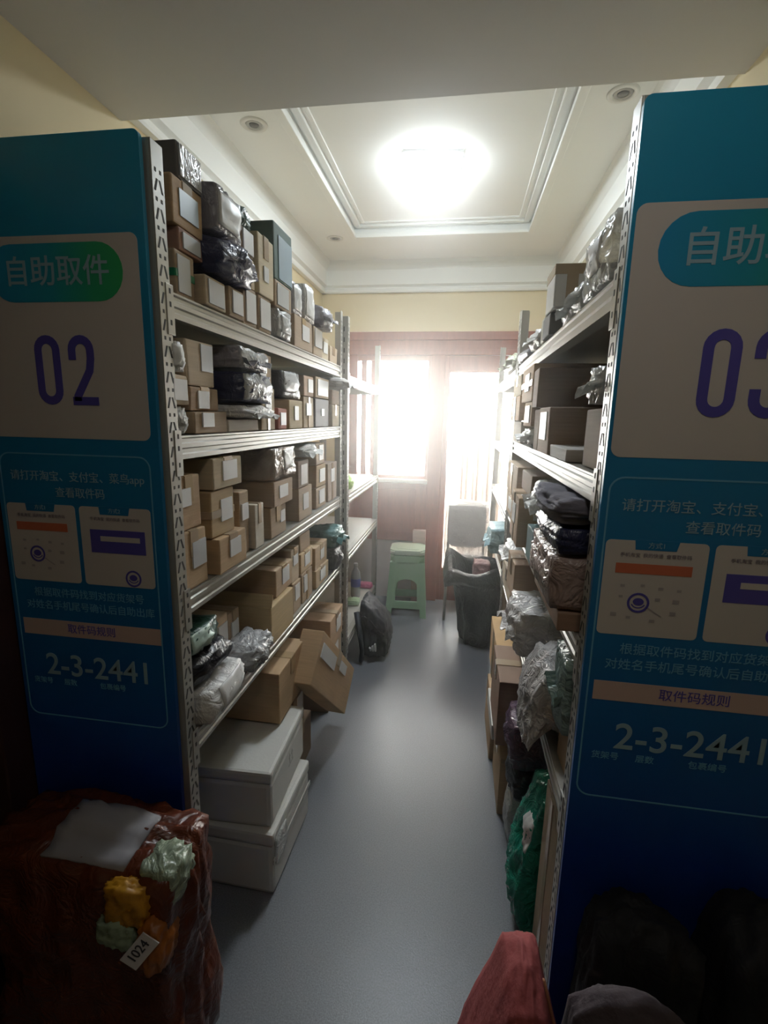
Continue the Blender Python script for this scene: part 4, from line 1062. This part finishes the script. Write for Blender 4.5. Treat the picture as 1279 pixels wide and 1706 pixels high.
# ================================================================== things at the far end of the aisle
SG = plain('pale_green_plastic', (.36, .56, .36), .42, var=.03)
SG2 = plain('whiter_green_plastic', (.60, .72, .56), .42, var=.03)
def stool(label, cx, cy, h, hw, hd, mt, seat_mt, z0=0.0):
    """square plastic stool: rounded seat, four splayed legs, arched side panels and low cross bars"""
    r = thing('plastic_stool', label, 'stool', (cx, cy, z0), (0, 0, .06))
    tw, td = hw * .82, hd * .82
    bm = bmesh.new(); add_prism(bm, rrect(-tw, tw, -td, td, .035), 2, h - .05, h); bmesh.ops.bevel(bm, geom=[e for e in bm.edges if abs(e.verts[0].co.z - e.verts[1].co.z) < 1e-5], offset=.012, segments=3, affect='EDGES')
    mesh_obj('seat', bm, seat_mt, r)
    bm = bmesh.new(); add_prism(bm, rrect(-tw * .72, tw * .72, -td * .72, td * .72, .025), 2, h - .004, h + .003); mesh_obj('seat_pad', bm, seat_mt, r)
    for sx in (-1, 1):
        for sy in (-1, 1):
            bm = bmesh.new()
            for (a, za), (b, zb) in (((0, h - .052), (1, 0)),):
                A = []; B = []
                for lst, f, z in ((A, a, za), (B, b, zb)):
                    X = sx * (tw + (hw - tw) * f); Y = sy * (td + (hd - td) * f)
                    for dx, dy in ((0, 0), (-.045, 0), (-.045, -.012), (-.014, -.012), (-.014, -.045), (0, -.045)):
                        lst.append(bm.verts.new((X + sx * dx, Y + sy * dy, z)))
                bm.faces.new(A); bm.faces.new(B)
                for i in range(6): bm.faces.new((A[i], A[(i + 1) % 6], B[(i + 1) % 6], B[i]))
            mesh_obj('leg', bm, mt, r)
    for ax in (0, 1):
        for s_ in (-1, 1):
            W0, W1 = (tw, hw) if ax == 0 else (td, hd)
            D0, D1 = (td, hd) if ax == 0 else (tw, hw)
            def P(u, z, o):
                f = 1 - z / (h - .052)
                d = s_ * (D0 + (D1 - D0) * f - .006 - o)
                return Vector((u, d, z)) if ax == 0 else Vector((d, u, z))
            bm = bmesh.new(); n = 20
            aw, az0, az1 = W1 * .60, h * .50, h * .62
            def arch(u): return az0 + (az1 - az0) * math.sqrt(max(0, 1 - (u / aw) ** 2)) if abs(u) < aw else h * .24
            us = sorted(set([-W1 + .03 + (2 * W1 - .06) * i / n for i in range(n + 1)] + [-aw, aw]))
            for u0, u1 in zip(us, us[1:]):
                um = (u0 + u1) / 2
                zl = (arch(u0), arch(u1)) if abs(um) < aw else (h * .26, h * .26)
                q = [P(u0 * (.9 if zl[0] else 1), zl[0], 0), P(u1 * .9, zl[1], 0), P(u1 * .86, h - .052, 0), P(u0 * .86, h - .052, 0)]
                q2 = [v + (Vector((0, -s_ * .006, 0)) if ax == 0 else Vector((-s_ * .006, 0, 0))) for v in q]
                a = [bm.verts.new(v) for v in q]; b = [bm.verts.new(v) for v in q2]
                bm.faces.new(a); bm.faces.new(b)
                for i in range(4): bm.faces.new((a[i], a[(i + 1) % 4], b[(i + 1) % 4], b[i]))
            bmesh.ops.remove_doubles(bm, verts=bm.verts, dist=1e-5)
            mesh_obj('side_panel', bm, mt, r)
            bm = bmesh.new()
            a = [bm.verts.new(P(u, z, o)) for u, z, o in ((-W1 * .9, h * .14, 0), (W1 * .9, h * .14, 0), (W1 * .88, h * .26, 0), (-W1 * .88, h * .26, 0))]
            b = [bm.verts.new(P(u, z, .010)) for u, z in ((-W1 * .9, h * .14), (W1 * .9, h * .14), (W1 * .88, h * .26), (-W1 * .88, h * .26))]
            bm.faces.new(a); bm.faces.new(b)
            for i in range(4): bm.faces.new((a[i], a[(i + 1) % 4], b[(i + 1) % 4], b[i]))
            mesh_obj('cross_bar', bm, mt, r)
    return r
stool('pale green square plastic stool with arched sides at the end of the aisle', -.345, 3.52, .465, .152, .145, SG, SG)
r = thing('stool_seat_cover', 'whitish green cover slipped over the seat of the green stool', 'seat cover', (-.345, 3.52, .4705), (0, 0, .06))
bm = bmesh.new(); add_prism(bm, rrect(-.128, .128, -.122, .122, .038), 2, 0, .034); bmesh.ops.bevel(bm, geom=[e for e in bm.edges if abs(e.verts[0].co.z - e.verts[1].co.z) < 1e-5], offset=.011, segments=3, affect='EDGES')
mesh_obj('cover_shell', bm, SG2, r)
bm = bmesh.new(); add_prism(bm, rrect(-.085, .085, -.08, .08, .025), 2, .033, .037); mesh_obj('raised_pad', bm, SG2, r)

# bottle and packets on the low rail of the half empty rack
r = thing('water_bottle', 'clear water bottle with a blue label on the half empty rack', 'bottle', (-.66, 3.12, .236))
bm = bmesh.new(); add_lathe(bm, [(.030, 0), (.033, .01), (.033, .055), (.031, .06), (.033, .065), (.033, .15), (.028, .18), (.013, .205), (.012, .22)], 20); mesh_obj('bottle_body', bm, plain('clear_plastic', (.70, .74, .78), .12, alpha=.55), r)
bm = bmesh.new(); add_lathe(bm, [(.0335, .075), (.034, .077), (.034, .13), (.0335, .132)], 20); mesh_obj('bottle_label', bm, plain('blue_label', (.12, .14, .48), .4), r)
bm = bmesh.new(); add_lathe(bm, [(.0145, .218), (.0145, .236), (.012, .239)], 16); mesh_obj('cap', bm, plain('white_cap', (.7, .72, .75), .4), r)
pouch('small pink packet on the low rail beside the green stool', 'L', -.575, 3.27, 3.35, .236, .275, .10, film('pink_film', (.72, .22, .38), .3), None, amp=.005, name='snack_packet', cat='packet')
pouch('small green and white packet on the low rail near the bottle', 'L', -.60, 2.93, 3.02, .236, .275, .10, film('pale_green_film', (.42, .60, .38), .3), None, amp=.005, name='snack_packet', cat='packet')
carton('pale pink cardboard box standing behind the green stool', 'R', -.33, 3.69, 3.755, 0, .60, .10, (.66, .50, .44), None, None)

# slumped black sports backpack
def slump(p):
    f = max(0.0, min(1.0, (p.x + .02) / .14))
    return Vector((p.x, p.y, p.z * (1 - .42 * f)))
def slump2(p):
    f = max(0.0, min(1.0, (p.x + .06) / .18))
    return Vector((p.x, p.y, p.z * (1 - .45 * f)))
NAVYB = plain('black_nylon', (.022, .025, .036), .55, var=.25, scale=14, bump=.25, bscale=40)
r = pouch('black sports backpack with a white three bar mark slumped on the floor', 'L', -.362, 2.66, 2.93, 0, .40, .20, NAVYB, None, amp=.016, e=.5, freq=2.0, name='backpack', cat='backpack', warp=slump2, n=22)
r.children[0].name = 'bag_body'
def surf(a, b, off=.003):
    p = pillow_point((a, -1, b), (.20, .27, .40), .5, .016, _seed[0], 2.0); p.z += .2
    if p.z < 0: p.z = 0
    return slump2(p) + Vector((0, -off, 0))
bm = bmesh.new()
for k, hh in enumerate((.10, .16, .22)):
    a0 = -.10 + k * .17
    q = [surf(a0, -.62, .022), surf(a0 + .11, -.62, .022), surf(a0 + .05, -.62 + hh * 1.5, .022), surf(a0 - .06, -.62 + hh * 1.5, .022)]
    A = [bm.verts.new(v) for v in q]; B = [bm.verts.new(v + Vector((0, .026, 0))) for v in q]
    bm.faces.new(A); bm.faces.new(B)
    for i in range(4): bm.faces.new((A[i], A[(i + 1) % 4], B[(i + 1) % 4], B[i]))
mesh_obj('logo_mark', bm, plain('white_print', (.7, .7, .7), .5), r)
bm = bmesh.new(); add_tube(bm, [surf(-.9 + i * .18, .42 + .10 * math.sin(i * .5), -.004) for i in range(11)], .006, 6); mesh_obj('zip_seam', bm, plain('zip_black', (.05, .05, .055), .4), r, True)
bm = bmesh.new()
add_tube(bm, [Vector((-.10, -.10, .30)), Vector((-.07, -.15, .20)), Vector((-.05, -.165, .08)), Vector((-.06, -.16, .014))], [.018, .017, .014, .012], 8); mesh_obj('shoulder_strap', bm, NAVYB, r, True)

# big black sack with an open rolled rim
SACK = film('black_sack', (.022, .022, .026), .3, .5, 14)
r = thing('trash_sack', 'big black plastic sack with its rim folded down, in front of the glazed door', 'sack', (.175, 3.12, 0))
bm = bmesh.new()
prof = [(.06, .0), (.125, .005), (.14, .05), (.145, .15), (.15, .25), (.16, .36), (.175, .46), (.185, .53), (.20, .55), (.225, .525), (.24, .46), (.235, .42), (.228, .425), (.225, .46), (.205, .50), (.19, .48), (.165, .40), (.14, .38), (.08, .37)]
seg = 40; rings = []
for i, (rr, z) in enumerate(prof):
    ring_ = []
    for k in range(seg):
        a = 2 * PI * k / seg
        q = Vector((math.cos(a) * 1.4, math.sin(a) * 1.4, z * 5))
        w_ = noise.noise(q + Vector((3, 8, 1))) * .040 + noise.noise(q * 2.3) * .020
        s_ = .9 + .16 * (1 - abs(math.cos(a))) if z < .3 else 1
        dz = noise.noise(q * .8 + Vector((9, 2, 4))) * .09 if 7 <= i <= 15 else 0
        k2 = .86 if math.cos(a) > 0 and i in (9, 10, 11, 12, 13) else 1
        ring_.append(bm.verts.new(((rr + w_) * math.cos(a) * s_ * k2, (rr + w_) * math.sin(a) * s_, max(0, z + dz) if i else 0)))
    rings.append(ring_)
for a, b in zip(rings, rings[1:]):
    for k in range(seg): bm.faces.new((a[k], a[(k + 1) % seg], b[(k + 1) % seg], b[k]))
bm.faces.new(rings[0]); bm.faces.new(rings[-1])
mesh_obj('sack_body', bm, SACK, r, True)
pouch('crumpled pinkish bag lying in the mouth of the big black sack', 'R', .12, 3.06, 3.20, .40, .555, .12, film('rose_film', (.45, .26, .25), .35), None, amp=.010, name='plastic_bag', cat='plastic bag')

# chair under clear plastic sheet
WCH = plain('pale_chair_plastic', (.62, .58, .56), .4)
r = thing('chair', 'pale chair under clear plastic film behind the black sack', 'chair', (.08, 3.52, 0))
bm = bmesh.new(); add_prism(bm, rrect(-.14, .14, .50, .85, .06), 1, .10, .118); bmesh.ops.bevel(bm, geom=list(bm.edges), offset=.004, segments=1, affect='EDGES'); mesh_obj('backrest', bm, WCH, r)
bm = bmesh.new(); add_prism(bm, rrect(-.15, .15, -.16, .14, .04), 2, .42, .445); mesh_obj('seat', bm, WCH, r)
for sx in (-1, 1):
    for sy, zt in ((-1, .42), (1, .84)):
        bm = bmesh.new(); add_tube(bm, [(sx * .135, sy * .125, 0), (sx * .13, sy * .115, zt)], .010); mesh_obj('leg', bm, METAL, r)
bm = pillow_bm((.33, .30, .42), .8, .012, 909, 3, 14)
mesh_obj('plastic_film', bm, film('sheer_film', (.72, .72, .70), .15, .8, 22, alpha=.35), r, True, (0, .04, .447))

# ================================================================== front of the racks
ORB = film('amber_film', (.11, .026, .010), .3, .4, 14)
def squat(p):
    f = p.z / .60
    return Vector((p.x * (1 + .06 * math.sin(f * 9)), p.y * (1 + .06 * math.sin(f * 8 + 1)), p.z))
OX, OY, OZ = .47, .21, .63
r = pouch('bulging clear bag of orange goods with white 1024 tag before the 02 sign', 'L', -.475, .67, .88, 0, OZ, OX, ORB, None, amp=.022, e=.66, freq=2.4, name='plastic_bag', cat='plastic bag', warp=squat, n=26)
SD, SA = (OX, OY, OZ), (.66, .022, _seed[0], 2.4)
mesh_obj('paper_sheet', patch_bm(SD, *SA, 't', (.05, .72, .22, .62), .006, warp=squat), label_print((.30, .29, .31), .6, .6), r, True)
def os_(a, b, f='n'):
    q = pillow_point((a, -1, b), SD, *SA[:1], SA[1], SA[2], SA[3]); q.z += OZ / 2
    return squat(q)
def lump(nm, a, b, size, mt, seed, off=(0, 0, 0), face='n'):
    q = os_(a, b) if face == 'n' else squat(pillow_point((1, a, b), SD, SA[0], SA[1], SA[2], SA[3]) + Vector((0, 0, OZ / 2)))
    bm = pillow_bm(size, .45, .008, seed, 2.6, 12)
    bmesh.ops.translate(bm, verts=bm.verts, vec=q + Vector(off) - Vector((0, 0, size[2] / 2)))
    mesh_obj(nm, bm, mt, r, True)
lump('clear_film_knot', .92, .98, (.09, .10, .10), film('greenish_clear_film', (.30, .36, .26), .2, .5), 501, (-.01, .05, -.02))
lump('yellow_patch', .62, .82, (.10, .05, .10), plain('yellow_orange', (.50, .24, .015), .45), 502)
lump('pale_green_patch', .50, .56, (.09, .04, .07), plain('pale_green_print', (.30, .38, .27), .45), 503)
lump('orange_patch', .95, .55, (.06, .08, .12), plain('bright_orange', (.34, .11, .015), .45), 504, (-.01, .0, 0))
tg = box('number_tag', -.036, .036, -.001, .001, -.018, .018, plain('tag_white', (.66, .64, .68), .5), r)
tg.location = os_(.82, .60) + Vector((0, -.035, 0)); tg.rotation_euler = (-.1, math.radians(-52), .25)
text('1024', 0, -.0016, .002, .026, plain('tag_ink', (.04, .04, .05), .5), tg, 'tag_lettering')

REDF = plain('red_fabric', (.34, .075, .075), .85, var=.12, scale=10, bump=.25, bscale=90)
def lean(p):
    f = p.z / .52
    return Vector((p.x * (1 - 1.05 * max(0, f - .22)) , p.y * (1 - .35 * f), p.z))
r = pouch('red fabric bag with an orange seam standing at the aisle mouth', 'R', .02, .60, .86, 0, .52, .28, REDF, None, amp=.010, e=.6, freq=1.6, name='fabric_bag', cat='bag', warp=lean, n=22)
bm = bmesh.new()
def rs(a, b):
    p = pillow_point((-1, a, b), (.28, .26, .52), .6, .010, _seed[0], 1.6); p.z += .26
    return lean(p) + Vector((-.001, 0, 0))
add_tube(bm, [rs(.05 + .25 * i / 8, .95 - 1.6 * i / 8) for i in range(9)], .0035, 6)
mesh_obj('seam', bm, plain('orange_thread', (.55, .24, .13), .6), r, True)
DKB = plain('dark_purple_cloth', (.065, .048, .056), .85, var=.2, scale=10, bump=.3, bscale=60)
pouch('dark crumpled cloth bag in front of the red bag by the 03 sign', 'R', .175, .50, .597, 0, .715, .17, DKB, None, amp=.009, e=.6, freq=1.6, name='cloth_bag', cat='bag', n=20)
BLK = film('black_refuse_film', (.008, .008, .010), .75, .3, 12)
pouch('black refuse bag piled against the left part of the 03 sign', 'R', .265, .70, .868, 0, .61, .20, BLK, None, amp=.02, e=.55, freq=2, name='trash_bag', cat='trash bag', n=18, group='black refuse bags under the 03 sign')
pouch('black refuse bag piled against the right part of the 03 sign', 'R', .47, .68, .868, 0, .65, .19, BLK, None, amp=.02, e=.55, freq=2, name='trash_bag', cat='trash bag', n=18, group='black refuse bags under the 03 sign')

# ================================================================== haze volume, added to stand in for lens flare glow
FLARE_HAZE = 0.088
if FLARE_HAZE:
    bm = bmesh.new(); add_prism(bm, [(.95, .004), (YB - .06, .004), (YB - .06, 2.50), (YH + .02, 2.50), (YH + .02, ZS - .005), (.95, ZS - .005)], 0, XL + .09, XR - .09)
    hz = mesh_obj('haze', bm, [])
    mt = bpy.data.materials.new('haze'); mt.use_nodes = True
    nt = mt.node_tree; nt.nodes.clear()
    v = nt.nodes.new('ShaderNodeVolumeScatter'); v.inputs['Color'].default_value = (1, .98, .95, 1)
    v.inputs['Density'].default_value = FLARE_HAZE; v.inputs['Anisotropy'].default_value = 0.84
    o = nt.nodes.new('ShaderNodeOutputMaterial'); nt.links.new(v.outputs[0], o.inputs['Volume'])
    hz.data.materials.append(mt)
    hz['kind'] = 'stuff'; hz['label'] = 'pale haze added in the aisle to stand in for lens flare'; hz['category'] = 'haze'
